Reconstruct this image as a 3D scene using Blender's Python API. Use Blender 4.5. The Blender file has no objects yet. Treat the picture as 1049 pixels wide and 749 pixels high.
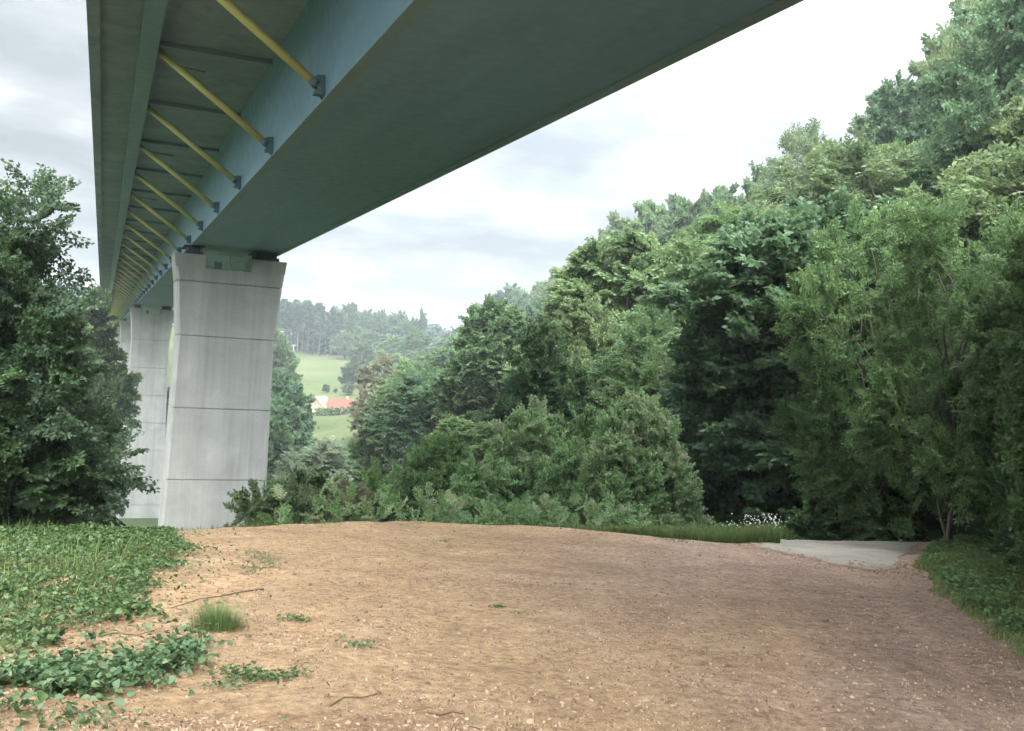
import bpy, bmesh, math, random
random.seed(4)
import numpy as np
from mathutils import Matrix, Vector
R = math.radians
sc = bpy.context.scene
COL = sc.collection

# ------------------------------------------------------------------ camera
ROLL = R(3.34); F = 1000.0; CX, CY = 524.5, 374.5
cr, sr = math.cos(ROLL), math.sin(ROLL)
cam_d = bpy.data.cameras.new('camera'); cam = bpy.data.objects.new('camera', cam_d); COL.objects.link(cam)
cam_d.sensor_width = 36; cam_d.lens = 36 * F / 1049
cam_d.clip_start = .05; cam_d.clip_end = 6000
cam.matrix_world = Matrix(((cr, -sr, 0, 0), (0, 0, -1, 0), (sr, cr, 0, 0), (0, 0, 0, 1)))
sc.camera = cam

# ------------------------------------------------------------------ world
W = bpy.data.worlds.new('World'); sc.world = W; W.use_nodes = True
SUN_DIR = Vector((.10, -.85, .80)).normalized()
SUN_EL, SUN_AZ = math.asin(SUN_DIR.z), math.atan2(SUN_DIR.x, SUN_DIR.y)
def build_world():
    nt = W.node_tree; nt.nodes.clear(); N = nt.nodes.new; L = nt.links.new
    out = N('ShaderNodeOutputWorld'); bg = N('ShaderNodeBackground'); bg.inputs['Strength'].default_value = .118
    sky = N('ShaderNodeTexSky'); sky.sky_type = 'NISHITA'; sky.sun_disc = False
    sky.sun_elevation = SUN_EL; sky.sun_rotation = SUN_AZ; sky.air_density = 1; sky.dust_density = 2
    tc = N('ShaderNodeTexCoord'); sep = N('ShaderNodeSeparateXYZ'); L(tc.outputs['Generated'], sep.inputs[0])
    # project the direction on a cloud layer
    mx = N('ShaderNodeMath'); mx.operation = 'ADD'; mx.inputs[1].default_value = .16; L(sep.outputs['Z'], mx.inputs[0])
    dv = N('ShaderNodeVectorMath'); dv.operation = 'DIVIDE'; L(tc.outputs['Generated'], dv.inputs[0])
    cmb = N('ShaderNodeCombineXYZ')
    for i in range(3): L(mx.outputs[0], cmb.inputs[i])
    L(cmb.outputs[0], dv.inputs[1])
    n1 = N('ShaderNodeTexNoise'); n1.inputs['Scale'].default_value = .9; n1.inputs['Detail'].default_value = 7; n1.inputs['Roughness'].default_value = .5; n1.inputs['Distortion'].default_value = .25
    n2 = N('ShaderNodeTexNoise'); n2.inputs['Scale'].default_value = 2.1; n2.inputs['Detail'].default_value = 8; n2.inputs['Distortion'].default_value = .2
    L(dv.outputs[0], n1.inputs['Vector']); L(dv.outputs[0], n2.inputs['Vector'])
    # cloud brightness
    cr2 = N('ShaderNodeValToRGB'); e = cr2.color_ramp.elements
    e[0].position = .36; e[0].color = (2.2, 2.42, 2.6, 1); e[1].position = .66; e[1].color = (5.0, 5.12, 5.18, 1)
    el = cr2.color_ramp.elements.new(.5); el.color = (3.15, 3.35, 3.5, 1)
    L(n2.outputs['Fac'], cr2.inputs[0])
    # brighter where the cloud is thin towards the right, a little greyer and bluer to the left
    dot = N('ShaderNodeVectorMath'); dot.operation = 'DOT_PRODUCT'; dot.inputs[1].default_value = (.62, .64, .45)
    L(tc.outputs['Generated'], dot.inputs[0])
    mr = N('ShaderNodeMapRange'); mr.inputs['From Min'].default_value = .3; mr.inputs['From Max'].default_value = 1.0
    mr.inputs['To Min'].default_value = .68; mr.inputs['To Max'].default_value = 1.2
    L(dot.outputs['Value'], mr.inputs['Value'])
    # overcast skies are about three times brighter overhead than at the horizon, and brighter round the veiled sun
    zc = N('ShaderNodeMath'); zc.operation = 'MAXIMUM'; zc.inputs[1].default_value = 0; L(sep.outputs['Z'], zc.inputs[0])
    zp = N('ShaderNodeMath'); zp.operation = 'POWER'; zp.inputs[1].default_value = 1.4; L(zc.outputs[0], zp.inputs[0])
    zen = N('ShaderNodeMath'); zen.operation = 'MULTIPLY_ADD'; zen.inputs[1].default_value = 3.9; zen.inputs[2].default_value = .68; L(zp.outputs[0], zen.inputs[0])
    ds = N('ShaderNodeVectorMath'); ds.operation = 'DOT_PRODUCT'; ds.inputs[1].default_value = tuple(SUN_DIR); L(tc.outputs['Generated'], ds.inputs[0])
    gl = N('ShaderNodeMapRange'); gl.interpolation_type = 'SMOOTHSTEP'; gl.inputs['From Min'].default_value = -.1; gl.inputs['From Max'].default_value = 1; gl.inputs['To Min'].default_value = 1; gl.inputs['To Max'].default_value = 6.0; L(ds.outputs['Value'], gl.inputs['Value'])
    p1 = N('ShaderNodeMath'); p1.operation = 'MULTIPLY'; L(mr.outputs[0], p1.inputs[0]); L(zen.outputs[0], p1.inputs[1])
    p2 = N('ShaderNodeMath'); p2.operation = 'MULTIPLY'; L(p1.outputs[0], p2.inputs[0]); L(gl.outputs[0], p2.inputs[1])
    mul = N('ShaderNodeVectorMath'); mul.operation = 'SCALE'; L(cr2.outputs[0], mul.inputs[0]); L(p2.outputs[0], mul.inputs['Scale'])
    cov = N('ShaderNodeValToRGB'); e = cov.color_ramp.elements
    e[0].position = .25; e[0].color = (.66, .66, .66, 1); e[1].position = .45; e[1].color = (1, 1, 1, 1)
    L(n1.outputs['Fac'], cov.inputs[0])
    mix = N('ShaderNodeMix'); mix.data_type = 'RGBA'
    L(cov.outputs[0], mix.inputs['Factor']); L(sky.outputs[0], mix.inputs['A']); L(mul.outputs[0], mix.inputs['B'])
    L(mix.outputs['Result'], bg.inputs['Color']); L(bg.outputs[0], out.inputs['Surface'])
build_world()
sd = bpy.data.lights.new('sun', 'SUN'); sun = bpy.data.objects.new('sun', sd); COL.objects.link(sun)
sd.energy = 2.2; sd.angle = R(40); sd.color = (1, .96, .9)
sun.rotation_euler = SUN_DIR.to_track_quat('Z', 'Y').to_euler()
vs = sc.view_settings; vs.view_transform = 'Standard'; vs.look = 'None'; vs.gamma = 1; vs.use_curve_mapping = False
vs.exposure = .97
sc.cycles.max_bounces = 8; sc.cycles.diffuse_bounces = 5; sc.cycles.transmission_bounces = 4
sc.cycles.volume_bounces = 0; sc.cycles.transparent_max_bounces = 4
sc.cycles.use_denoising = True

# ------------------------------------------------------------------ helpers
def ray(px, py):
    u = (px - CX) / F; v = (CY - py) / F
    return np.array((u * cr - v * sr, 1.0, u * sr + v * cr))
def at(px, py, Y): return ray(px, py) * Y
def softplus(x, w): return w * np.logaddexp(0, np.asarray(x, float) / w)
def sstep(a, b, x):
    t = np.clip((np.asarray(x, float) - a) / (b - a), 0, 1); return t * t * (3 - 2 * t)
def smax(a, b, k): return k * np.logaddexp(a / k, b / k)
def vnoise(X, Y, s, seed=0):
    """cheap smooth value noise"""
    X = np.asarray(X, float) / s; Y = np.asarray(Y, float) / s
    xi = np.floor(X); yi = np.floor(Y); fx = X - xi; fy = Y - yi
    fx = fx * fx * (3 - 2 * fx); fy = fy * fy * (3 - 2 * fy)
    def h(i, j):
        v = np.sin(i * 127.1 + j * 311.7 + seed * 74.7) * 43758.5453
        return v - np.floor(v)
    return (h(xi, yi) * (1 - fx) + h(xi + 1, yi) * fx) * (1 - fy) + (h(xi, yi + 1) * (1 - fx) + h(xi + 1, yi + 1) * fx) * fy - .5
def edge_x(Y): return np.interp(Y, [0, 4, 8.2, 13.4, 18.5, 23.5, 30, 60], [3.2, 3.7, 4.5, 6.0, 7.8, 10.4, 14, 30])
def crest_y(X): return np.interp(X, [-14, -5.55, -4.1, -2, .6, 2.7, 4.6, 6.6, 9, 14, 22], [14, 16.6, 19.2, 21.5, 22.8, 21.9, 22.3, 22.8, 23.7, 26, 30])
def hgt(X, Y):
    X = np.asarray(X, float); Y = np.asarray(Y, float)
    near = -1.6 - .09 * np.maximum(Y, -8)
    d = Y - crest_y(X)
    near = near - .42 * softplus(d - .3, .3)
    near = near - .25 * softplus(-10 - X, 1.0)
    near = near + .30 * softplus(X - edge_x(Y) - 1.2, .5)
    near = near + .05 * vnoise(X, Y, 2.5, 1) + .02 * vnoise(X, Y, .7, 2)
    sp = X + .14 * Y
    hill = np.where(sp > 5, -6 + .28 * (sp - 5), -6 + .5 * (sp - 5))
    hill = np.minimum(hill, 5 + .05 * (sp - 44)) - 7 * sstep(45, 110, Y)
    fl = np.interp(Y, [-50, 0, 25, 60, 120, 200, 270, 310, 480, 560, 900, 2000], [3, -4, -6, -17, -27, -26, -20, -17, 0, 3, 6, 10])
    fl = fl + .10 * np.maximum(0, -X - 95) 
    fl = np.minimum(fl, 12)
    far = smax(hill, fl, 2.0) + 1.2 * vnoise(X, Y, 40, 3) * sstep(60, 120, Y)
    back = np.maximum(0, -Y - 22) * .3
    w = sstep(24, 55, np.hypot(X, Y))
    return near * (1 - w) + far * w + np.minimum(back, 9)
def H1(x, y): return float(hgt(x, y))
def on_ground(px, py, lo=2.0, hi=60.0):
    r = ray(px, py); y = lo
    while y < hi:
        if r[2] * y < H1(r[0] * y, y): break
        y += .05
    return np.array((r[0] * y, y, H1(r[0] * y, y)))

def tag(o, label=None, cat=None, group=None, kind=None):
    if label: o['label'] = label
    if cat: o['category'] = cat
    if group: o['group'] = group
    if kind: o['kind'] = kind
    return o
def npmesh(name, V, faces, tone=None, smooth=False):
    """V (n,3); faces (m,k) equal size array or list of arrays"""
    me = bpy.data.meshes.new(name)
    if not isinstance(faces, list): faces = [faces]
    faces = [f for f in faces if len(f)]
    idx = np.concatenate([np.asarray(f, np.int32).ravel() for f in faces])
    tot = np.concatenate([np.full(len(f), f.shape[1], np.int32) for f in faces])
    st = np.concatenate([[0], np.cumsum(tot)[:-1]]).astype(np.int32)
    me.vertices.add(len(V)); me.vertices.foreach_set('co', np.asarray(V, np.float32).ravel())
    me.loops.add(len(idx)); me.loops.foreach_set('vertex_index', idx)
    me.polygons.add(len(tot)); me.polygons.foreach_set('loop_start', st); me.polygons.foreach_set('loop_total', tot)
    if smooth: me.polygons.foreach_set('use_smooth', np.ones(len(tot), bool))
    if tone is not None:
        a = me.attributes.new('tone', 'FLOAT', 'POINT'); a.data.foreach_set('value', np.asarray(tone, np.float32))
    me.update(calc_edges=True); me.validate()
    return me
def link(name, me, mat, parent=None, loc=None):
    o = bpy.data.objects.new(name, me); COL.objects.link(o)
    if mat is not None and not me.materials: me.materials.append(mat)
    if parent: o.parent = parent
    if loc is not None: o.location = loc
    return o
def empty(name, loc=(0, 0, 0), rz=0):
    o = bpy.data.objects.new(name, None); COL.objects.link(o); o.location = loc; o.rotation_euler = (0, 0, rz); o.empty_display_size = .3
    return o
class MB:
    def __init__(s): s.V = []; s.Fq = []; s.n = 0
    def add(s, V, Fs):
        s.V += [tuple(map(float, v)) for v in V]; s.Fq += [tuple(i + s.n for i in f) for f in Fs]; s.n += len(V)
    def box(s, x0, x1, y0, y1, z0, z1):
        V = [(x, y, z) for z in (z0, z1) for y in (y0, y1) for x in (x0, x1)]
        s.add(V, [(0, 2, 3, 1), (4, 5, 7, 6), (0, 1, 5, 4), (2, 6, 7, 3), (0, 4, 6, 2), (1, 3, 7, 5)])
    def tube(s, pts, rad, n=8, cap=True):
        pts = [Vector(p) for p in pts]
        if not hasattr(rad, '__len__'): rad = [rad] * len(pts)
        base = []; ref = Vector((0, 0, 1)) if abs((pts[-1] - pts[0]).normalized().z) < .9 else Vector((1, 0, 0))
        for i, p in enumerate(pts):
            d = (pts[min(i + 1, len(pts) - 1)] - pts[max(i - 1, 0)]).normalized()
            a = d.cross(ref).normalized(); b = d.cross(a)
            for k in range(n):
                t = 2 * math.pi * k / n; base.append(p + (a * math.cos(t) + b * math.sin(t)) * rad[i])
        Fs = [(i * n + k, i * n + (k + 1) % n, (i + 1) * n + (k + 1) % n, (i + 1) * n + k) for i in range(len(pts) - 1) for k in range(n)]
        if cap: Fs += [tuple(range(n - 1, -1, -1)), tuple((len(pts) - 1) * n + k for k in range(n))]
        s.add(base, Fs)
    def prism(s, poly, y0, y1):
        """poly in (x,z), extruded along y"""
        n = len(poly); V = [(x, y0, z) for x, z in poly] + [(x, y1, z) for x, z in poly]
        s.add(V, [tuple(range(n)), tuple(range(2 * n - 1, n - 1, -1))] + [(i, i + n, (i + 1) % n + n, (i + 1) % n) for i in range(n)])
    def mesh(s, name, smooth=False, bevel=0):
        me = bpy.data.meshes.new(name); me.from_pydata(s.V, [], s.Fq)
        bm = bmesh.new(); bm.from_mesh(me); bmesh.ops.recalc_face_normals(bm, faces=bm.faces)
        if bevel: bmesh.ops.bevel(bm, geom=[e for e in bm.edges if len(e.link_faces) == 2 and e.calc_face_angle(0) > .6], offset=bevel, segments=1, affect='EDGES')
        bm.to_mesh(me); bm.free()
        if smooth: me.polygons.foreach_set('use_smooth', [True] * len(me.polygons))
        return me
    def build(s, name, mat, parent=None, smooth=False, loc=None, bevel=0):
        return link(name, s.mesh(name, smooth, bevel), mat, parent, loc)

# ------------------------------------------------------------------ materials
def nodes(name):
    m = bpy.data.materials.new(name); m.use_nodes = True; nt = m.node_tree; nt.nodes.clear()
    out = nt.nodes.new('ShaderNodeOutputMaterial'); b = nt.nodes.new('ShaderNodeBsdfPrincipled'); nt.links.new(b.outputs[0], out.inputs[0])
    b.inputs['Specular IOR Level'].default_value = .3
    return m, nt, b, out
def noise(nt, scale, detail=5, rough=.55, dist=0, vec=None):
    n = nt.nodes.new('ShaderNodeTexNoise'); n.inputs['Scale'].default_value = scale; n.inputs['Detail'].default_value = detail
    n.inputs['Roughness'].default_value = rough; n.inputs['Distortion'].default_value = dist
    if vec is not None: nt.links.new(vec, n.inputs['Vector'])
    return n.outputs['Fac']
def coords(nt, scale=(1, 1, 1), kind='Object'):
    t = nt.nodes.new('ShaderNodeTexCoord'); m = nt.nodes.new('ShaderNodeMapping'); m.inputs['Scale'].default_value = scale
    nt.links.new(t.outputs[kind], m.inputs['Vector']); return m.outputs[0]
def ramp(nt, fac, stops):
    r = nt.nodes.new('ShaderNodeValToRGB'); e = r.color_ramp.elements
    while len(e) < len(stops): e.new(.5)
    for i, (p, c) in enumerate(stops):
        e[i].position = p; e[i].color = (*(c if hasattr(c, '__len__') else (c, c, c)), 1)
    nt.links.new(fac, r.inputs[0]); return r.outputs[0]
def mathn(nt, s, mul, add):
    n = nt.nodes.new('ShaderNodeMath'); n.operation = 'MULTIPLY_ADD'; nt.links.new(s, n.inputs[0]); n.inputs[1].default_value = mul; n.inputs[2].default_value = add; return n.outputs[0]
def mixc(nt, fac, a, b, mode='MIX'):
    m = nt.nodes.new('ShaderNodeMix'); m.data_type = 'RGBA'; m.blend_type = mode
    for s, v in (('Factor', fac), ('A', a), ('B', b)):
        if hasattr(v, 'links') or isinstance(v, bpy.types.NodeSocket): nt.links.new(v, m.inputs[s])
        else: m.inputs[s].default_value = v if s == 'Factor' else (*v, 1)
    return m.outputs['Result']
def bump(nt, b, h, strength=.3, dist=.02, prev=None):
    n = nt.nodes.new('ShaderNodeBump'); n.inputs['Strength'].default_value = strength; n.inputs['Distance'].default_value = dist
    nt.links.new(h, n.inputs['Height'])
    if prev is not None: nt.links.new(prev, n.inputs['Normal'])
    nt.links.new(n.outputs[0], b.inputs['Normal']); return n.outputs[0]
def simple(name, c0, c1, scale=3, rough=.7, bs=.2, bd=.01, bscale=40, sc3=(1, 1, 1), metallic=0):
    m, nt, b, _ = nodes(name); v = coords(nt, sc3)
    nt.links.new(ramp(nt, noise(nt, scale, 6, .6, .3, v), [(.3, c0), (.7, c1)]), b.inputs['Base Color'])
    b.inputs['Roughness'].default_value = rough; b.inputs['Metallic'].default_value = metallic
    bump(nt, b, noise(nt, bscale, 6, .6, 0, v), bs, bd); return m

GAIN = 2.3
def leaf_mat(name, dark, mid, light, trans=.42, rough=.5, var=.35, spec=.25):
    dark, mid, light = [tuple(min(.4, v * GAIN) for v in c) for c in (dark, mid, light)]
    m, nt, b, out = nodes(name)
    a = nt.nodes.new('ShaderNodeAttribute'); a.attribute_name = 'tone'
    oi = nt.nodes.new('ShaderNodeObjectInfo')
    mm = nt.nodes.new('ShaderNodeMath'); mm.operation = 'MULTIPLY_ADD'; mm.inputs[1].default_value = var; mm.inputs[2].default_value = -var / 2
    nt.links.new(oi.outputs['Random'], mm.inputs[0])
    ad = nt.nodes.new('ShaderNodeMath'); ad.operation = 'ADD'; nt.links.new(a.outputs['Fac'], ad.inputs[0]); nt.links.new(mm.outputs[0], ad.inputs[1])
    c = ramp(nt, ad.outputs[0], [(.08, dark), (.5, mid), (.95, light)])
    nt.links.new(c, b.inputs['Base Color']); b.inputs['Roughness'].default_value = rough; b.inputs['Specular IOR Level'].default_value = spec
    t = nt.nodes.new('ShaderNodeBsdfTranslucent'); nt.links.new(mixc(nt, .35, c, (.17, .21, .08)), t.inputs['Color'])
    mx = nt.nodes.new('ShaderNodeMixShader'); mx.inputs[0].default_value = trans
    nt.links.new(b.outputs[0], mx.inputs[1]); nt.links.new(t.outputs[0], mx.inputs[2]); nt.links.new(mx.outputs[0], out.inputs[0])
    return m

M = {}
M['leaf_forest'] = leaf_mat('leaf_forest', (.022, .043, .021), (.045, .078, .034), (.085, .12, .052), var=.5)
M['leaf_dull'] = leaf_mat('leaf_dull', (.032, .052, .026), (.058, .083, .038), (.095, .122, .056), var=.4)
M['leaf_bright'] = leaf_mat('leaf_bright', (.028, .056, .021), (.052, .09, .034), (.09, .13, .054), trans=.42)
M['leaf_teal'] = leaf_mat('leaf_teal', (.023, .046, .026), (.044, .08, .041), (.08, .12, .06))
M['leaf_left'] = leaf_mat('leaf_left', (.026, .046, .028), (.048, .078, .045), (.085, .12, .075))
M['leaf_birch'] = leaf_mat('leaf_birch', (.058, .11, .044), (.105, .165, .073), (.18, .225, .12), rough=.42, trans=.45)
M['leaf_near'] = leaf_mat('leaf_near', (.012, .027, .012), (.024, .048, .02), (.05, .08, .035), rough=.45)
M['leaf_right'] = leaf_mat('leaf_right', (.018, .038, .015), (.036, .068, .024), (.07, .11, .045), rough=.5)
M['leaf_olive'] = leaf_mat('leaf_olive', (.05, .07, .02), (.10, .13, .035), (.17, .19, .06))
M['leaf_willow'] = leaf_mat('leaf_willow', (.07, .095, .06), (.11, .14, .09), (.16, .19, .13))
M['leaf_brown'] = leaf_mat('leaf_brown', (.055, .055, .03), (.085, .08, .045), (.12, .115, .065))
M['leaf_pine'] = leaf_mat('leaf_pine', (.014, .031, .02), (.024, .048, .03), (.04, .068, .042), trans=.1)
GAIN = 1.0
M['leaf_cover'] = leaf_mat('leaf_cover', (.028, .062, .022), (.065, .122, .04), (.14, .19, .075), trans=.25, rough=.42)
M['leaf_bind'] = leaf_mat('leaf_bind', (.038, .078, .034), (.07, .125, .054), (.13, .185, .09), trans=.22, rough=.4)
M['grass'] = leaf_mat('grass', (.055, .10, .028), (.11, .165, .048), (.21, .24, .095), trans=.3)
M['tuft'] = leaf_mat('tuft', (.09, .15, .05), (.17, .24, .09), (.32, .33, .16), trans=.25)
M['litter'] = leaf_mat('litter', (.13, .08, .052), (.28, .19, .125), (.37, .27, .19), trans=.0, rough=.8)
M['flower_white'] = simple('flower_white', (.66, .67, .58), (.8, .8, .72), 8)
M['bark'] = simple('bark', (.05, .042, .033), (.13, .115, .09), 6, .9, .6, .02, 30, (1, 1, .25))
M['bark_pale'] = simple('bark_pale', (.22, .21, .18), (.42, .41, .37), 5, .85, .4, .02, 30, (1, 1, .3))
M['bark_mid'] = simple('bark_mid', (.10, .09, .08), (.2, .18, .16), 5, .85, .4, .02, 30, (1, 1, .3))
M['twig'] = simple('twig', (.10, .065, .04), (.2, .14, .09), 12, .85)

def concrete_mat(name, c0, c1, tint=1):
    m, nt, b, _ = nodes(name)
    v = coords(nt); vs_ = coords(nt, (1.1, 1.1, .05)); vf = coords(nt, (3.5, 3.5, .12))
    base = ramp(nt, noise(nt, .5, 6, .6, .4, v), [(.3, c0), (.7, c1)])
    streak = ramp(nt, noise(nt, 1.2, 7, .65, .3, vs_), [(.30, .80), (.52, .98), (.8, 1.04)])
    board = ramp(nt, noise(nt, 1.0, 2, .5, 0, vf), [(.35, .955), (.6, 1.02)])
    c = mixc(nt, 1, base, streak, 'MULTIPLY'); c = mixc(nt, 1, c, board, 'MULTIPLY')
    fine = ramp(nt, noise(nt, 9, 8, .7, 0, v), [(.3, .93), (.7, 1.05)]); c = mixc(nt, 1, c, fine, 'MULTIPLY')
    nt.links.new(c, b.inputs['Base Color']); b.inputs['Roughness'].default_value = .85
    p = bump(nt, b, noise(nt, 1, 2, .5, 0, vf), .25, .01); bump(nt, b, noise(nt, 25, 6, .7, 0, v), .2, .006, p)
    return m
M['concrete'] = concrete_mat('concrete', (.265, .265, .248), (.35, .348, .325))
M['slab'] = concrete_mat('slab_concrete', (.20, .235, .265), (.30, .335, .37))
def paint(name, c, rough=.5):
    m, nt, b, _ = nodes(name); v = coords(nt, (1, .15, 1))
    # butt welds between the shop sections: narrow slightly dull bands round the section
    sx = nt.nodes.new('ShaderNodeSeparateXYZ'); nt.links.new(coords(nt), sx.inputs[0])
    w1 = mathn(nt, sx.outputs['Y'], 1 / 9.4, 0); fr = nt.nodes.new('ShaderNodeMath'); fr.operation = 'FRACT'; nt.links.new(w1, fr.inputs[0])
    weld = ramp(nt, fr.outputs[0], [(.0, 1), (.496, 1), (.4985, .82), (.5015, .82), (.504, 1)]) if name == 'girder_paint' else None
    k = ramp(nt, noise(nt, .7, 7, .6, .5, v), [(.3, .86), (.7, 1.08)])
    if weld is not None: k = mixc(nt, 1, k, weld, 'MULTIPLY')
    nt.links.new(mixc(nt, 1, k, c, 'MULTIPLY'), b.inputs['Base Color'])
    nt.links.new(ramp(nt, noise(nt, 3, 5, .6, 0, coords(nt)), [(.3, rough - .08), (.7, rough + .12)]), b.inputs['Roughness'])
    bump(nt, b, noise(nt, .8, 3, .5, 0, coords(nt)), .12, .03); return m
M['steel'] = paint('girder_paint', (.16, .275, .365), .5)
M['steel_dark'] = paint('bracket_paint', (.10, .16, .19))
M['steel_beam'] = paint('beam_paint', (.17, .25, .28))
M['yellow'] = paint('strut_paint', (.55, .50, .20))
M['dark'] = simple('bearing_dark', (.03, .035, .04), (.06, .065, .07), 4)
M['galv'] = simple('galvanised', (.22, .25, .24), (.32, .35, .34), 4, .5)
M['pole'] = simple('pole_grey', (.24, .24, .225), (.34, .33, .31), 3)

# dirt lot
def dirt_mat():
    m, nt, b, _ = nodes('dirt'); v = coords(nt)
    big = noise(nt, .16, 5, .55, .8, v); med = noise(nt, 1.3, 10, .7, .2, v); fin = noise(nt, 11, 9, .72, .2, v)
    tan = ramp(nt, med, [(.25, (.29, .196, .115)), (.5, (.39, .263, .153)), (.75, (.475, .338, .21))])
    red = ramp(nt, med, [(.25, (.25, .168, .122)), (.5, (.315, .222, .172)), (.75, (.42, .31, .24))])
    # the reddish gravel lies to the right of the tan soil
    sx = nt.nodes.new('ShaderNodeSeparateXYZ'); nt.links.new(v, sx.inputs[0])
    ad = nt.nodes.new('ShaderNodeMath'); ad.operation = 'MULTIPLY_ADD'; nt.links.new(sx.outputs['X'], ad.inputs[0]); ad.inputs[1].default_value = .13
    nt.links.new(big, ad.inputs[2])
    k = ramp(nt, ad.outputs[0], [(.45, 0), (.95, 1)])
    c = mixc(nt, k, tan, red)
    # damp dark patches
    n4 = noise(nt, .45, 7, .65, 1.2, v); dk = ramp(nt, n4, [(.33, .82), (.5, 1.0)])
    c = mixc(nt, 1, c, dk, 'MULTIPLY')
    for an, k0 in (('tone', (1.16, 1.13, 1.10)), ('damp', (.80, .78, .78))):
        at_ = nt.nodes.new('ShaderNodeAttribute'); at_.attribute_name = an
        c = mixc(nt, 1, c, mixc(nt, at_.outputs['Fac'], (1, 1, 1), k0), 'MULTIPLY')
    cl = noise(nt, 6.5, 10, .75, .1, v); c = mixc(nt, 1, c, ramp(nt, cl, [(.33, .76), (.5, 1.0), (.66, 1.14)]), 'MULTIPLY')
    gr = ramp(nt, fin, [(.32, .5), (.5, 1.0), (.68, 1.38)]); c = mixc(nt, 1, c, gr, 'MULTIPLY')
    # small stones
    vo = nt.nodes.new('ShaderNodeTexVoronoi'); vo.inputs['Scale'].default_value = 22; nt.links.new(v, vo.inputs['Vector']); vo.inputs['Randomness'].default_value = 1
    st = ramp(nt, vo.outputs['Distance'], [(.10, 1), (.26, 0)])
    stm = mixc(nt, 1, st, ramp(nt, noise(nt, 2.2, 4, .6, 0, v), [(.45, 0), (.62, 1)]), 'MULTIPLY')
    bw = nt.nodes.new('ShaderNodeRGBToBW'); nt.links.new(vo.outputs['Color'], bw.inputs[0])
    scol = ramp(nt, bw.outputs[0], [(.2, (.26, .17, .12)), (.8, (.48, .38, .3))])
    c = mixc(nt, stm, c, scol)
    # soil under the plants at far left / right: mossy brown-green
    nt.links.new(c, b.inputs['Base Color']); b.inputs['Roughness'].default_value = .95; b.inputs['Specular IOR Level'].default_value = .1
    p = bump(nt, b, noise(nt, 2.5, 8, .6, .5, v), .7, .07); p = bump(nt, b, fin, 1.0, .04, p); p = bump(nt, b, cl, .8, .06, p); bump(nt, b, st, .6, .015, p)
    return m
M['dirt'] = dirt_mat()
def terrain_mat():
    m, nt, b, _ = nodes('terrain'); v = coords(nt)
    g = ramp(nt, noise(nt, .035, 8, .6, .6, v), [(.3, (.045, .066, .022)), (.5, (.066, .083, .031)), (.7, (.09, .098, .043))])
    st = ramp(nt, noise(nt, .25, 6, .65, .3, coords(nt, (.2, 1.4, 1))), [(.3, .82), (.7, 1.12)]); g = mixc(nt, 1, g, st, 'MULTIPLY')
    f = ramp(nt, noise(nt, .6, 8, .65, .5, v), [(.3, (.022, .035, .016)), (.6, (.045, .065, .026)), (.8, (.07, .065, .04))])
    sx = nt.nodes.new('ShaderNodeSeparateXYZ'); nt.links.new(v, sx.inputs[0])
    nt.links.new(mixc(nt, ramp(nt, mathn(nt, sx.outputs['Y'], .004, -.6), [(.27, 0), (.33, 1)]), f, g), b.inputs['Base Color'])
    b.inputs['Roughness'].default_value = .95; b.inputs['Specular IOR Level'].default_value = .1
    bump(nt, b, noise(nt, 1.5, 8, .7, 0, v), .8, .2); return m
M['terrain'] = terrain_mat()
def lane_mat_old():
    m, nt, b, _ = nodes('lane'); v = coords(nt)
    c = ramp(nt, noise(nt, 1.3, 8, .6, .5, v), [(.3, (.30, .275, .235)), (.7, (.42, .39, .34))])
    c = mixc(nt, 1, c, ramp(nt, noise(nt, 18, 8, .7, 0, v), [(.3, .8), (.7, 1.12)]), 'MULTIPLY')
    nt.links.new(c, b.inputs['Base Color']); b.inputs['Roughness'].default_value = .9
    bump(nt, b, noise(nt, 20, 8, .7, 0, v), .5, .01); return m
def lane_mat():
    m, nt, b, _ = nodes('lane'); v = coords(nt)
    c = ramp(nt, noise(nt, 1.3, 8, .6, .5, v), [(.3, (.21, .188, .155)), (.7, (.305, .272, .228))])
    a = nt.nodes.new('ShaderNodeAttribute'); a.attribute_name = 'tone'
    k = nt.nodes.new('ShaderNodeMath'); k.operation = 'MULTIPLY_ADD'; nt.links.new(noise(nt, 2.6, 8, .7, .6, v), k.inputs[0]); k.inputs[1].default_value = 1.6; nt.links.new(a.outputs['Fac'], k.inputs[2])
    dirt = ramp(nt, noise(nt, 5, 8, .7, 0, v), [(.3, (.16, .11, .085)), (.7, (.30, .225, .175))])
    c = mixc(nt, ramp(nt, k.outputs[0], [(.85, 1), (1.0, 0)]), c, dirt)
    c = mixc(nt, 1, c, ramp(nt, noise(nt, 18, 8, .7, 0, v), [(.3, .75), (.7, 1.15)]), 'MULTIPLY')
    nt.links.new(c, b.inputs['Base Color']); b.inputs['Roughness'].default_value = .9
    bump(nt, b, noise(nt, 20, 8, .7, 0, v), .5, .01); return m
M['lane'] = lane_mat()

# ------------------------------------------------------------------ ground
def grid_mesh(name, xs, ys, dz, keep=None):
    X, Y = np.meshgrid(xs, ys); Z = hgt(X, Y) + dz(X, Y)
    V = np.stack([X.ravel(), Y.ravel(), Z.ravel()], 1); nx = len(xs); ny = len(ys)
    i, j = np.meshgrid(np.arange(nx - 1), np.arange(ny - 1)); a = (j * nx + i).ravel()
    Fq = np.stack([a, a + 1, a + nx + 1, a + nx], 1)
    if keep is not None:
        c = V[Fq].mean(1); Fq = Fq[keep(c[:, 0], c[:, 1])]
        used = np.unique(Fq); mp = np.zeros(len(V), int); mp[used] = np.arange(len(used)); V = V[used]; Fq = mp[Fq]
    return npmesh(name, V, Fq, smooth=True)
def warp(a, b, n, k):
    t = np.linspace(-1, 1, n); s = np.sinh(t * k) / math.sinh(k); return np.where(s < 0, -a * s * -1, b * s)
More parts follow.
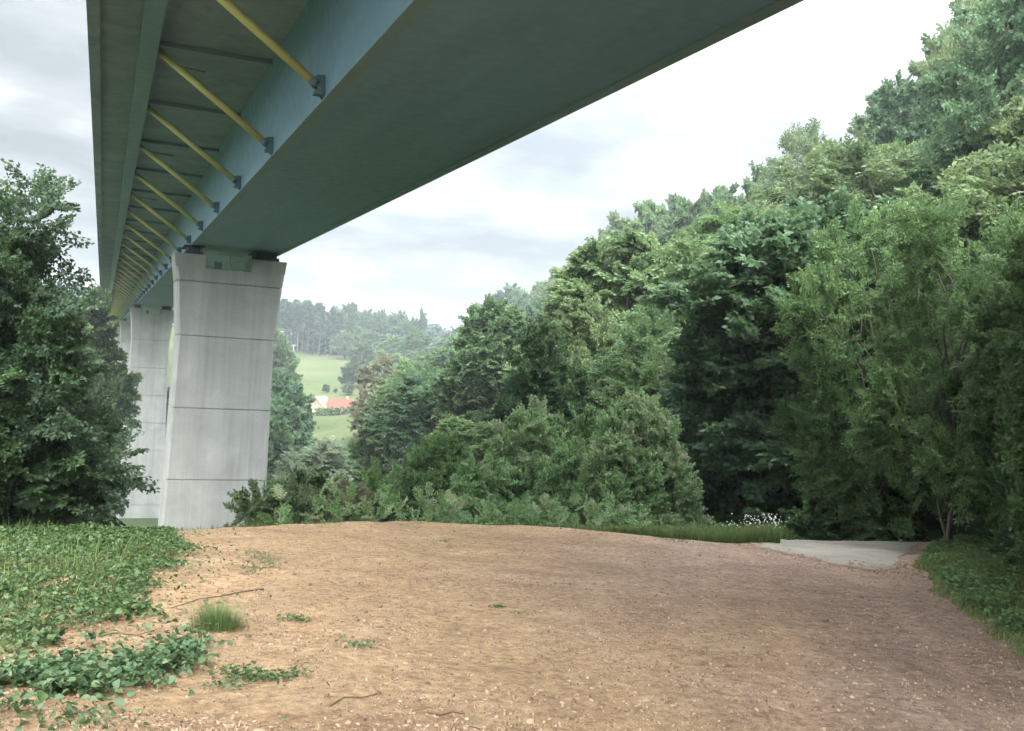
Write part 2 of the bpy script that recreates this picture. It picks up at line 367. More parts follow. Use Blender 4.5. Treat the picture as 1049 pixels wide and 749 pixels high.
xs = np.unique(np.concatenate([-np.geomspace(12, 1500, 90), np.linspace(-12, 16, 90), np.geomspace(16, 1500, 90)]))
ys = np.unique(np.concatenate([-np.geomspace(6, 600, 40), np.linspace(-6, 60, 200), np.geomspace(60, 2200, 130)]))
def lot_inside(X, Y): return sstep(-11, -10, X) * (1 - sstep(10.5, 11.5, X)) * sstep(-4.5, -3.5, Y) * (1 - sstep(27, 28, Y))
link('terrain', grid_mesh('terrain', xs, ys, lambda X, Y: -.35 * lot_inside(X, Y)), M['terrain'])['kind'] = 'structure'
def ruts(X, Y):
    # shallow wheel tracks sweeping from the lower right towards the lane and round to the left
    m_ = 0 * X
    for c0, c1, w0 in ((1.9, .27, .16), (3.3, .27, .16)):
        xc = c0 + c1 * np.maximum(Y - 6, -3) * (Y < 40) - .004 * (Y - 6) ** 2; m_ = m_ + np.exp(-((X - xc) / w0) ** 2)
    rad = np.hypot(X - 6.5, Y - 9.0)
    for q in (8.2, 9.7): m_ = m_ + .8 * np.exp(-((rad - q) / .18) ** 2) * (Y > 8)
    return np.clip(m_ * (.6 + .9 * (vnoise(X, Y, 1.5, 61) + .3)), 0, 1)
def rough(X, Y):
    return -.018 * ruts(X, Y) + .022 * vnoise(X, Y, .35, 5) + .012 * vnoise(X, Y, .13, 6) + .03 * vnoise(X, Y, 1.1, 7)
lot = link('dirt_lot', grid_mesh('dirt_lot', np.linspace(-11, 12, 600), np.linspace(-2, 28, 780), rough), M['dirt']); lot['kind'] = 'structure'
co = np.empty(len(lot.data.vertices) * 3, np.float32); lot.data.vertices.foreach_get('co', co); co = co.reshape(-1, 3)
at_ = lot.data.attributes.new('tone', 'FLOAT', 'POINT'); at_.data.foreach_set('value', ruts(co[:, 0], co[:, 1]).astype(np.float32))
def damp(X, Y): return np.clip(1.5 * np.exp(-(((X + 1.0) / .9) ** 2 + ((Y - 4.9) / .8) ** 2)) + .8 * np.exp(-(((X - .2) / 3) ** 2 + ((Y - 19) / 1.6) ** 2)) + .7 * np.exp(-(((X - 4.5) / 1.2) ** 2 + ((Y - 15) / 3) ** 2)) + 1.3 * vnoise(X, Y, 1.3, 71) - .15, 0, 1)
at_ = lot.data.attributes.new('damp', 'FLOAT', 'POINT'); at_.data.foreach_set('value', damp(co[:, 0], co[:, 1]).astype(np.float32))
# pale paved lane
def lane_keep(X, Y):
    left = np.interp(Y, [16.6, 19.9, 22.6, 26, 34], [5.0, 5.15, 6.3, 8.6, 13]) + .25 * vnoise(X, Y, .5, 8)
    right = edge_x(Y) - .28 + .3 * vnoise(X, Y, .5, 9)
    # ragged near edge where the dirt has been spread over the paving
    return (X > left) & (X < right) & (Y > np.interp(X, [5.0, 5.2, 5.9, 6.1, 7.1], [20.3, 19.6, 17.2, 16.5, 16.3]) + .9 * vnoise(X, Y, .7, 10) + .5 * vnoise(X, Y, .2, 11)) & (Y < 30)
lane = link('paved_lane', grid_mesh('paved_lane', np.linspace(4, 16, 260), np.linspace(15, 31, 320), lambda X, Y: rough(X, Y) + .014, lane_keep), M['lane']); lane['kind'] = 'structure'
co = np.empty(len(lane.data.vertices) * 3, np.float32); lane.data.vertices.foreach_get('co', co); co = co.reshape(-1, 3)
near_ = co[:, 1] - np.interp(co[:, 0], [5.0, 5.2, 5.9, 6.1, 7.1], [20.3, 19.6, 17.2, 16.5, 16.3]); side_ = np.minimum(edge_x(co[:, 1]) - .25 - co[:, 0], co[:, 0] - np.interp(co[:, 1], [16.6, 19.9, 22.6, 26, 34], [5.0, 5.15, 6.3, 8.6, 13])) * 2.2
at_ = lane.data.attributes.new('tone', 'FLOAT', 'POINT'); at_.data.foreach_set('value', (np.clip(np.minimum(near_ / 2.2, side_), -.3, 1)).astype(np.float32))

# ------------------------------------------------------------------ bridge (local axes: x = across, y = along)
H = 6.0
BANG = math.atan(.4202)
bridge = empty('viaduct', (0, 0, 0), BANG)
tag(bridge, 'high road viaduct with teal steel box girder, yellow slanted struts and concrete piers', 'bridge')
T0, T1 = -8.5 * H, 74 * H
S = lambda a: a * H
m = MB(); m.prism([(S(.756), S(1)), (S(1.618), S(1)), (S(1.644), S(1.5)), (S(.73), S(1.5))], T0, T1)
girder = m.build('girder', M['steel'], bridge)
m = MB(); m.box(S(.742), S(.79), T0, T1, S(1) - .045, S(1) - .003); m.box(S(1.584), S(1.632), T0, T1, S(1) - .045, S(1) - .003)
m.build('bottom_flange', M['steel_beam'], girder)
m = MB(); m.prism([(S(-.13), S(1.502)), (S(2.325), S(1.502)), (S(2.325), S(1.56)), (S(-.13), S(1.56))], T0, T1)
deck = m.build('deck_slab', M['slab'], bridge)
for x0, x1 in ((-.145, -.09), (2.295, 2.345)):
    m = MB(); m.prism([(S(x0), S(1.47)), (S(x1), S(1.47)), (S(x1), S(1.501)), (S(x1), S(1.62)), (S(x0), S(1.62))], T0, T1); m.build('parapet_edge', M['slab'], bridge)
for c0 in (.09, 2.204):
    m = MB(); m.box(S(c0), S(c0 + .08), T0, T1, S(1.405), S(1.5)); eb = m.build('edge_beam', M['steel_beam'], bridge)
# struts
def strut_meshes(sign):
    if sign > 0: f0, tp, web = .722, .165, .752
    else: f0, tp, web = 2.374 - .722, 2.374 - .165, 2.374 - .752
    foot = Vector((S(f0), 0, S(1.062))); top = Vector((S(tp), 0, S(1.45)))
    a = MB(); a.tube([foot, top], .105, 14)
    g = MB(); k = -1 if sign > 0 else 1
    w = S(web)
    for y in (-.10, .07): g.prism([(w, S(1.0)), (w, S(1.10)), (w + k * S(.032), S(1.095)), (w + k * S(.048), S(1.07))], y, y + .03)
    g.box(min(w, w + k * S(.04)), max(w, w + k * S(.04)), -.14, .14, S(1.02), S(1.035))
    c = MB(); c.tube([foot - (top - foot).normalized() * .02, foot + (top - foot).normalized() * .16], .125, 14)
    c2 = MB(); c2.tube([top - (top - foot).normalized() * .12, top + (top - foot).normalized() * .05], .12, 14)
    r = MB(); xa, xb = sorted((S(tp), w)); r.box(xa, xb, -.07, .07, S(1.478), S(1.5)); 
    return a.mesh('strut', True), g.mesh('gusset'), (c.mesh('end_collar', True), c2.mesh('end_collar', True)), r.mesh('cross_rib')
for sign, tmax in ((1, 70), (-1, 24)):
    sm, gm, cm, rm = strut_meshes(sign); first = None
    for k in range(-5, 60):
        t = S(3.87 + 1.26 * k)
        if t > S(tmax): break
        a = link('strut', sm, M['yellow'], bridge, (0, t, 0)); g = link('gusset', gm, M['steel_dark'], a); [link('end_collar', q, M['steel_dark'], a) for q in cm]
        link('cross_rib', rm, M['steel_beam'], bridge, (0, t + .25, 0))
# drain pipes under the slab
m = MB(); m.tube([(S(.22), 0, S(1.5)), (S(.22), 0, S(1.462)), (S(.235), 0, S(1.455)), (S(.42), .05, S(1.45))], .04, 8); dp = m.mesh('drain_pipe', True)
for k in range(-3, 14, 2): link('drain_pipe', dp, M['galv'], bridge, (0, S(3.87 + 1.26 * k) + 1.6, 0))

def pier(T, zb):
    """lofted shaft with joint grooves; z levels measured from the eye"""
    root = MB()
    prof = [(.907, .596, 1.672), (.64, .629, 1.64), (.109, .667, 1.59), (-.597, .651, 1.592), (-1.298, .633, 1.596), (-2.0, .615, 1.61), (-2.7, .6, 1.63), (-3.4, .58, 1.65), (-4.1, .565, 1.67), (-4.8, .55, 1.69), (-5.5, .535, 1.7)]
    zs = np.array([p[0] for p in prof]); lf = np.array([p[1] for p in prof]); rt = np.array([p[2] for p in prof])
    def edges(z): return float(np.interp(-z, -zs, lf)), float(np.interp(-z, -zs, rt))
    D = .52; dn = T / H
    def ring(z, inset=0):
        l, r = edges(z); D2 = D * (1 + .10 * max(0, (.1 - z)) / 2); c = .022
        i = inset / H
        l += i; r -= i; y0 = i; y1 = D2 - i
        return [(l + c, y0), (r - c, y0), (r, y0 + c), (r, y1 - c), (r - c, y1), (l + c, y1), (l, y1 - c), (l, y0 + c)]
    levels = [(.775, 0), (.64 + .002, 0)]
    for jz in [.64, .109, -.597, -1.298, -2.0, -2.7, -3.4, -4.1, -4.8]:
        if jz * H < zb: break
        levels += [(jz + .006, 0), (jz + .0042, .06), (jz - .0042, .06), (jz - .006, 0)]
    levels.append((zb / H, 0))
    V = []; Fs = []
    for z, i in levels: V += [(S(x), T + S(y), S(z)) for x, y in ring(z, i)]
    for a in range(len(levels) - 1):
        for k in range(8): Fs.append((a * 8 + k, a * 8 + (k + 1) % 8, (a + 1) * 8 + (k + 1) % 8, (a + 1) * 8 + k))
    Fs.append(tuple(range(8)))
    root.add(V, Fs)
    # the two bearing shoulders either side of the notch
    for (xa, xb, top) in ((.596, .888, .905), (1.331, 1.672, .905)):
        l0, r0 = edges(.775)
        b0 = l0 if xa < 1 else xa; b1 = xb if xa < 1 else r0
        Vb = [(b0, .775), (b1, .775), (xb, top), (xa, top)]
        V = [(S(x), T + y, S(z)) for y in (0.01, S(D) - .01) for x, z in Vb]
        root.add(V, [(0, 1, 2, 3), (7, 6, 5, 4), (0, 4, 5, 1), (1, 5, 6, 2), (2, 6, 7, 3), (3, 7, 4, 0)])
    p = root.build('pier', M['concrete'], bridge)
    # bearings and plinths
    for xa, xb in ((.70, .86), (1.36, 1.60)):
        b = MB(); b.box(S(xa), S(xb), T + .3, T + S(D) - .3, S(.905) + .002, S(.94)); b.box(S(xa) + .12, S(xb) - .12, T + .5, T + S(D) - .5, S(.94), S(.985)); b.box(S(xa - .015), S(xb + .015), T + .2, T + S(D) - .2, S(.985), S(1) - .05)
        b.build('bearing', M['dark'], p)
    b = MB(); 
    for x in (.9, 1.12, 1.32): b.tube([(S(x), T + .12, S(.776)), (S(x), T + .12, S(.95))], .03, 6)
    for z in (.80, .85): b.tube([(S(.9), T + .12, S(z)), (S(1.32), T + .12, S(z))], .022, 6)
    b.tube([(S(1.0), T + .14, S(.925)), (S(1.24), T + .14, S(.925))], .03, 6)
    b.build('service_railing', M['galv'], p)
    b = MB(); b.box(S(.98), S(1.05), T + .45, T + .75, S(.776), S(.86)); b.build('cabinet', M['steel_dark'], p)
    # tie holes, formed as small conical plugs on the face
    rnd = random.Random(int(T))
    for z in (.60, .02, -.65, -.50, -1.2, -1.36, .2):
        for x in (.80, .86, 1.32, 1.38):
            if rnd.random() < .6 and T < 200: h = MB(); h.tube([(S(x), T - .004, S(z)), (S(x), T + .01, S(z))], .035, 8); h.build('tie_hole', M['galv'], p)
    # cast-in vertical duct strip on the front face
    h = MB(); h.box(S(1.13), S(1.13) + .02, T - .005, T + .01, S(-2.4), S(-.01)); h.build('cable_duct', M['concrete'], p)
    return p
def bpt(s, t):   # bridge coordinates -> world x, y
    return math.cos(BANG) * s - math.sin(BANG) * t, math.sin(BANG) * s + math.cos(BANG) * t
for T in (9.98 * H, 26.5 * H, 43 * H, 59.5 * H):
    x, y = bpt(S(1.15), T); pier(T, H1(x, y) - 2.5)
m = MB(); m.box(S(-.1), S(2.47), T0 - 6, T0 + 1, -4, S(1) - .2); m.build('abutment', M['concrete'], bridge)

# ------------------------------------------------------------------ foliage
def quads(P, D, N, L, Wd, fold=.12):
    S_ = np.cross(D, N); S_ /= np.linalg.norm(S_, axis=1, keepdims=True) + 1e-9
    L = np.broadcast_to(L, (len(P),))[:, None]; Wd = np.broadcast_to(Wd, (len(P),))[:, None]
    a = P; b = P + D * L * .42 + S_ * Wd * .5 + N * Wd * fold; c = P + D * L - N * L * .08; d = P + D * L * .42 - S_ * Wd * .5 + N * Wd * fold
    V = np.stack([a, b, c, d], 1).reshape(-1, 3); n = len(P)
    return V, (np.arange(n * 4).reshape(n, 4))
def unit(v): return v / (np.linalg.norm(v, axis=-1, keepdims=True) + 1e-9)
def spray(rng, nt=5, nl=6, ang=45, droop=.25, tl=.5, jit=.25):
    """a flat leafy fan of unit length along +x"""
    P = []; D = []; N = []
    def twig(o, d, ln, n):
        side = np.cross(d, (0, 0, 1)); side = side / (np.linalg.norm(side) + 1e-9)
        for i in range(n):
            f = (i + .6) / n; p = o + d * ln * f + np.array((0, 0, -droop * (ln * f) ** 2))
            for s in (-1, 1):
                dd = d * .75 + side * s * .75 + np.array((0, 0, -.25)) + rng.normal(0, jit, 3)
                nn = np.array((0, 0, 1.)) + rng.normal(0, jit * 1.9, 3)
                P.append(p + rng.normal(0, .012, 3)); D.append(dd); N.append(nn)
    twig(np.zeros(3), np.array((1., 0, 0)), 1.0, nl + 3)
    for k in range(nt):
        f = .12 + .75 * k / nt
        for s in (-1, 1):
            a = R(ang) * s * (1 + rng.normal(0, .15)); d = np.array((math.cos(a), math.sin(a), rng.normal(0, .12)))
            o = np.array((f, 0, -droop * f * f))
            twig(o, d / np.linalg.norm(d), tl * (1 - .55 * f) * rng.uniform(.8, 1.15), nl)
    P = np.array(P); D = unit(np.array(D)); N = unit(np.array(N)); N = unit(N - D * (N * D).sum(1, keepdims=True))
    return P, D, N
def place_sprays(rng, tmpl, pos, fwd, size, leafL, leafW, upjit=.5, tone=None):
    """pos, fwd (n,3). Returns V, F, tone"""
    n = len(pos); fwd = unit(fwd); up = np.tile((0, 0, 1.), (n, 1)) + rng.normal(0, upjit, (n, 3))
    sd_ = unit(np.cross(up, fwd)); up = np.cross(fwd, sd_)
    Vs = []; Ts = []; tn = rng.uniform(.15, .85, n) if tone is None else tone
    size = np.broadcast_to(size, (n,))
    which = rng.integers(0, len(tmpl), n)
    for w, (P, D, N) in enumerate(tmpl):
        I = np.nonzero(which == w)[0]
        if not len(I): continue
        Mx = np.stack([fwd[I], sd_[I], up[I]], 2)          # columns
        p = np.einsum('nij,kj->nki', Mx, P) * size[I][:, None, None] + pos[I][:, None, :]
        d = np.einsum('nij,kj->nki', Mx, D); nn = np.einsum('nij,kj->nki', Mx, N)
        k = len(P); p = p.reshape(-1, 3); d = d.reshape(-1, 3); nn = nn.reshape(-1, 3)
        sc_ = rng.uniform(.75, 1.25, len(p))
        V, _ = quads(p, d, nn, leafL * sc_, leafW * sc_)
        Vs.append(V); t = np.repeat(tn[I], k) + rng.normal(0, .14, len(p)); Ts.append(np.repeat(t, 4))
    V = np.concatenate(Vs); T = np.clip(np.concatenate(Ts), 0, 1)
    return V, np.arange(len(V)).reshape(-1, 4), T
def tubes(segs, n=6):
    m = MB()
    for pts, rad in segs: m.tube(pts, rad, n)
    return m.mesh('trunk', True)
def curve(rng, a, b, k=4, wob=.06, sag=0):
    a = np.array(a, float); b = np.array(b, float); L = np.linalg.norm(b - a); pts = []
    for i in range(k + 1):
        f = i / k; p = a * (1 - f) + b * f
        if 0 < i < k: p = p + rng.normal(0, wob * L, 3)
        p = p + np.array((0, 0, sag * L * math.sin(math.pi * f))); pts.append(p)
    return pts
def make_kind(seed, height=10, width=7, base=.18, nlobe=14, nspray=420, ssize=1.0, leafL=.26, leafW=.15, shape='broad',
              droop=.25, spread=1.0, trunk_r=.16, lobe_r=1.5, tl=.5, ang=45, upb=.15, nt=5, nl=5, inner=.5, stems=1, lean=.0, up_dir=.35, jit=.5):
    rng = np.random.default_rng(seed)
    tm = [spray(rng, nt=nt, nl=nl, ang=ang, droop=droop, tl=tl, jit=jit) for _ in range(5)]
    z0 = height * base; Hc = height - z0; lobes = []
    for i in range(nlobe):
        f = (i + .5) / nlobe
        if shape == 'broad': rr = math.sqrt(max(0, 1 - (2 * (f ** .85) - .85) ** 2 / 1.6)) * .95
        elif shape == 'oval': rr = math.sin(math.pi * min(1, .12 + .86 * f)) ** .8 * .85 + .08
        elif shape == 'cone': rr = (1 - f) ** .8
        elif shape == 'bush': rr = math.cos(f * math.pi / 2) ** .55
        elif shape == 'spire': rr = (math.cos(f * math.pi / 2) ** .9) * .9
        else: rr = 1
        a = i * 2.399 + rng.uniform(-.5, .5); q = width / 2 * rr * rng.uniform(.45, .82)
        rad = lobe_r * rng.uniform(.75, 1.25) * (.6 + .5 * rr)
        c = np.array((q * math.cos(a), q * math.sin(a), z0 + Hc * f * .93))
        c[2] = min(c[2], height - rad * .5)
        lobes.append((c, rad))
    # sprays on the shell of the lobes
    wts = np.array([l[1] ** 2 for l in lobes]); wts /= wts.sum()
    idx = rng.choice(nlobe, nspray, p=wts); C = np.array([l[0] for l in lobes])[idx]; Rr = np.array([l[1] for l in lobes])[idx]
    d = unit(rng.normal(0, 1, (nspray, 3)) + np.stack([C[:, 0] * .25, C[:, 1] * .25, np.full(nspray, .35)], 1))
    rad = Rr * np.where(rng.random(nspray) < inner, rng.uniform(.3, .8, nspray), rng.uniform(.75, 1.08, nspray))
    pos = C + d * rad[:, None] * np.array((1, 1, .88)) * spread
    pos[:, 2] = np.maximum(pos[:, 2], height * base * .6 + .1)
    fwd = d * np.array((1, 1, .8)) + np.array((0, 0, up_dir)) + rng.normal(0, .22, (nspray, 3))
    lt = rng.uniform(-.16, .16, nlobe)[idx]; tone = rng.uniform(.28, .72, nspray) + lt
    V, Fq, T = place_sprays(rng, tm, pos - unit(fwd) * ssize * .45, fwd, ssize * rng.uniform(.75, 1.25, nspray), leafL, leafW, tone=tone)
    crown = npmesh('crown', V, Fq, T)
    segs = []
    for s in range(stems):
        a = s * 2.4; bx = .25 * (stems > 1) * math.cos(a); by = .25 * (stems > 1) * math.sin(a)
        top = np.array((bx * 5 + lean * height, by * 5, height * .88))
        pts = curve(rng, (bx, by, -1.2), top, 6, .012); segs.append((pts, [trunk_r * (1.25 if i == 0 else 1) * (1 - i / 6.6) / (stems ** .4) for i in range(7)]))
    main = segs[0][0]
    for c, rad in lobes:
        f = np.clip((c[2] / height) * .62 + rng.uniform(-.06, .04), .08, .8); k = f * 6; i = int(k); s0 = main[i] * (1 - (k - i)) + main[i + 1] * (k - i)
        if s0[2] > c[2] + .5: s0 = main[max(1, i - 1)]
        segs.append((curve(rng, s0, c, 4, .05, .04), [trunk_r * .42, trunk_r * .34, trunk_r * .25, trunk_r * .17, trunk_r * .09]))
    sel = rng.choice(nspray, min(nspray, 70), replace=False)
    for i in sel: segs.append(([C[i], (C[i] + pos[i]) / 2 + rng.normal(0, .05, 3), pos[i]], [trunk_r * .12, trunk_r * .09, trunk_r * .04]))
    return crown, tubes(segs, 5), height, width
def make_pine(seed):
    rng = np.random.default_rng(seed); height = 20; tm = [spray(rng, 4, 5, 50, .1) for _ in range(3)]
    n = 170; f = rng.uniform(0, 1, n) ** .9; z = 9.5 + f * 10.3; a = rng.uniform(0, 6.28, n); r = (1 - f) ** .6 * 2.3 * rng.uniform(.3, 1, n) + .15
    pos = np.stack([r * np.cos(a), r * np.sin(a), z], 1); fwd = np.stack([np.cos(a), np.sin(a), rng.uniform(-.1, .5, n)], 1)
    V, Fq, T = place_sprays(rng, tm, pos - unit(fwd) * .5, fwd, 1.3, .42, .16)
    segs = [(curve(rng, (0, 0, -1), (0, 0, 19), 5, .006), [.22, .2, .17, .14, .1, .04])]
    for i in range(0, n, 6): segs.append(([(0, 0, z[i] - .6), pos[i]], [.05, .02]))
    for k in range(8):
        zz = 4 + k * .7; aa = k * 2.1; segs.append(([(0, 0, zz), (math.cos(aa) * .9, math.sin(aa) * .9, zz + .2)], [.035, .015]))
    return npmesh('crown', V, Fq, T), tubes(segs, 6), 20, 4.6

KIND = {}
def kinds():
    def mk(n, seed, **k):
        fine = dict(k); fine['nspray'] = int(k['nspray'] * 2.9); fine['ssize'] = k.get('ssize', 1) * .72; fine['leafL'] = k.get('leafL', .26) * .56; fine['leafW'] = k.get('leafW', .15) * .5; fine['inner'] = .35
        return [make_kind(seed + i, **k) for i in range(n)], [make_kind(seed + 5 + i, **fine) for i in range(n)]
    KIND['broad_far'], KIND['broad'] = mk(4, 11, nspray=430, nlobe=26, lobe_r=1.2, leafW=.18)
    KIND['oval_far'], KIND['oval'] = mk(2, 31, shape='oval', width=5.2, base=.1, nspray=400, nlobe=24, lobe_r=1.05, leafW=.18)
    KIND['loose_far'], KIND['loose'] = mk(2, 51, shape='oval', width=5.5, base=.2, nspray=230, nlobe=18, lobe_r=1.1, leafL=.24, leafW=.13, droop=.45)
    KIND['frond_far'], KIND['frond'] = mk(2, 61, shape='broad', width=8, base=.2, nspray=330, nlobe=22, lobe_r=1.25, ssize=1.25, leafL=.27, leafW=.11, droop=.3, tl=.4, ang=60, nt=7, nl=4)
    KIND['shrub'] = [make_kind(71 + i, height=5, shape='bush', width=5.2, base=.02, nspray=420, nlobe=12, lobe_r=.95, ssize=.6, leafL=.11, leafW=.07, trunk_r=.07, stems=3) for i in range(3)]
    KIND['birch'] = [make_kind(81 + i, height=5, shape='oval', width=4.0, base=.02, nspray=1100, nlobe=34, lobe_r=.5, ssize=.5, leafL=.075, leafW=.05, trunk_r=.05, stems=3, up_dir=.45, ang=40, droop=.1, jit=.6) for i in range(2)]
    KIND['spruce'] = [make_kind(91, height=10, shape='cone', width=4.2, base=.08, nspray=300, nlobe=20, lobe_r=.8, ssize=.8, leafL=.25, leafW=.1, up_dir=-.15)]
    KIND['near'] = [make_kind(101 + i, height=6, shape='oval', width=5.2, base=.04, nspray=1150, nlobe=26, lobe_r=.85, ssize=.62, leafL=.085, leafW=.05, trunk_r=.08, stems=2, nt=5, nl=6, droop=.3) for i in range(2)]
    KIND['airy'] = [make_kind(121, height=8, shape='broad', width=7, base=.12, nspray=760, nlobe=30, lobe_r=.8, ssize=.7, leafL=.09, leafW=.055, trunk_r=.09, stems=2, droop=.2, inner=.25, up_dir=.1)]
    KIND['pine'] = [make_pine(111 + i) for i in range(3)]
kinds()
def tree_obj(name, kind, mat, loc, hh, ww, label, cat='tree', group=None, rng=random.Random(5), bark='bark', leafname='crown'):
    if loc[1] > 115 and kind + '_far' in KIND: kind += '_far'
    c, t, h0, w0 = rng.choice(KIND[kind])
    if c.materials and c.materials[0] != M[mat]:
        key = (kind, mat, c.name)
        if key not in _cache: c2 = c.copy(); c2.materials.clear(); c2.materials.append(M[mat]); _cache[key] = c2
        c = _cache[key]
    if t.materials and t.materials[0] != M[bark]:
        key = (kind, bark, t.name)
        if key not in _cache: t2 = t.copy(); t2.materials.clear(); t2.materials.append(M[bark]); _cache[key] = t2
        t = _cache[key]
    root = empty(name, loc, rng.uniform(0, 6.28)); s = hh / h0; w = ww / w0; w = min(max(w, .78 * s), 1.45 * s); root.scale = (w, w * rng.uniform(.95, 1.05), s)
    link(leafname, c, M[mat], root); link('trunk' if name.endswith('tree') else 'stem', t, M[bark], root)
    tag(root, label, cat, group); return root
_cache = {}
def tree_px(px, Y, top, wpx, kind, mat, label, name='tree', cat='tree', group=None, bark='bark', sink=0, minh=0):
    X = at(px, 380, Y)[0]; zt = at(px, top, Y)[2]; zg = H1(X, Y); hh = max(zt - zg, minh, .5) + sink
    return tree_obj(name, kind, mat, (X, Y, zg - sink), hh, wpx / F * Y, label, cat, group, bark=bark, leafname='crown' if cat == 'tree' else 'foliage')

# ------------------------------------------------------------------ trees: individually placed
def proj(X, Y, Z):
    x, z = X / Y, Z / Y; u = x * cr + z * sr; v = -x * sr + z * cr
    return CX + F * u, CY - F * v
def skyline(px):
    return np.interp(px, [285, 340, 405, 440, 470, 500, 525, 560, 600, 625, 655, 690, 730, 775, 800, 830, 860, 890, 915, 950, 975, 985, 1049],
                         [308, 318, 325, 326, 314, 305, 291, 286, 268, 240, 212, 203, 196, 198, 168, 145, 124, 100, 92, 95, 88, 20, -30])
SR = 'on the right-hand slope'
PO = ['first', 'second', 'third', 'fourth', 'fifth', 'sixth', 'seventh', 'eighth', 'ninth', 'tenth', 'eleventh', 'twelfth', 'thirteenth', 'fourteenth', 'fifteenth', 'sixteenth']
PX = [281, 287, 292, 297, 303, 308, 314, 320, 326, 332, 338, 300, 311, 323, 276, 345]
# far pines above the meadow
for i, (px, top, Y) in enumerate([(281, 309, 470), (287, 306, 480), (292, 309, 474), (297, 312, 482), (303, 310, 473), (308, 309, 480), (314, 311, 476), (320, 314, 482), (326, 313, 476), (332, 319, 484), (338, 316, 478), (300, 307, 492), (311, 307, 495), (323, 310, 495), (276, 306, 486), (345, 321, 480)]):
    tree_px(px, Y, top, 13, 'pine', 'leaf_pine', f'tall far pine at the meadow top, {PO[sorted(PX).index(px)]} from the near pier', 'pine_tree', 'pine', 'pines along the top of the meadow', bark='bark_mid')
for px, top, Y, w, lab in [(343, 316, 500, 24, 'round dark tree on the far ridge just right of the tall pines'), (356, 313, 505, 26, 'domed tree on the far ridge, second right of the pines'),
        (372, 318, 500, 24, 'dark low tree on the far ridge between two rounder crowns'), (388, 319, 490, 26, 'grey green tree on the far ridge above the meadow corner'),
        (405, 318, 480, 28, 'rounded far ridge tree beside the small pointed spruce'), (419, 325, 470, 20, 'small far tree crowding the foot of the pointed spruce'),
        (352, 340, 462, 26, 'lone round bush-like tree at the top edge of the meadow'), (378, 338, 440, 34, 'tree bordering the upper right corner of the meadow'),
        (372, 352, 400, 32, 'tree bordering the right side of the meadow at mid height'), (362, 372, 360, 32, 'dark tree bordering the lower right of the meadow'),
        (335, 394, 345, 16, 'small hedge tree just above the house roof'), (345, 398, 345, 18, 'low tree directly behind the red roof'), (358, 392, 340, 24, 'tree behind the right end of the red roof'),
        (402, 345, 380, 38, 'mid green tree in the far wood right of the meadow'), (425, 338, 370, 36, 'pale green tree in the far wood below the spruce'), (398, 362, 330, 36, 'bushy tree in the far wood above the brownish tree')]:
    tree_px(px, Y, top, w, 'broad', 'leaf_forest', lab, 'broadleaf_tree', 'tree')
tree_px(430, 470, 316, 9, 'spruce', 'leaf_pine', 'small dark pointed spruce on the far skyline', 'spruce_tree', 'spruce')
# trees around the house
tree_px(283, 260, 340, 34, 'oval', 'leaf_forest', 'dark tree rising behind the right edge of the near pier, left of the meadow', 'broadleaf_tree')
tree_px(262, 250, 350, 40, 'oval', 'leaf_forest', 'dark tree mostly hidden by the near concrete pier', 'broadleaf_tree')
tree_px(292, 170, 384, 44, 'broad', 'leaf_teal', 'dark round-topped tree immediately left of the house with the red roof', 'broadleaf_tree')
tree_px(296, 150, 408, 36, 'broad', 'leaf_teal', 'dark green tree in front of the left gable of the house', 'broadleaf_tree')
tree_px(280, 140, 430, 50, 'broad', 'leaf_forest', 'low dark tree at the right foot of the near pier', 'broadleaf_tree')
tree_px(340, 92, 446, 62, 'loose', 'leaf_willow', 'greyish soft willow below the little lawn', 'willow_tree')
tree_px(305, 84, 462, 50, 'loose', 'leaf_willow', 'grey green willow bush right of the near pier, left of the larger willow', 'willow_tree')
tree_px(380, 100, 449, 44, 'broad', 'leaf_bright', 'fresh green tree between the grey willow and the bushes', 'broadleaf_tree')
tree_px(392, 170, 366, 56, 'loose', 'leaf_brown', 'brownish half-bare tree with pale forked stems right of the house', 'bare_branched_tree', bark='bark_pale')
tree_px(378, 160, 400, 30, 'loose', 'leaf_brown', 'sparse brown tree right against the red roof', 'bare_branched_tree', bark='bark_pale')
tree_px(418, 175, 370, 58, 'broad', 'leaf_bright', 'light green round tree right of the brownish half-bare tree', 'broadleaf_tree')
tree_px(450, 150, 395, 62, 'broad', 'leaf_forest', 'tree on the lower slope right of the light green round tree', 'broadleaf_tree')
tree_px(405, 110, 425, 60, 'broad', 'leaf_forest', 'dark tree below the brownish half-bare tree', 'broadleaf_tree')
tree_px(432, 90, 452, 70, 'broad', 'leaf_dull', 'dull green tree low in the valley behind the crest shrubs', 'broadleaf_tree')
tree_px(470, 64, 425, 84, 'oval', 'leaf_bright', 'upright fresh green tree in the valley, left of the tall poplar-like tree', 'broadleaf_tree')
tree_px(516, 52, 432, 90, 'broad', 'leaf_bright', 'bushy light green tree just behind the crest', 'broadleaf_tree')
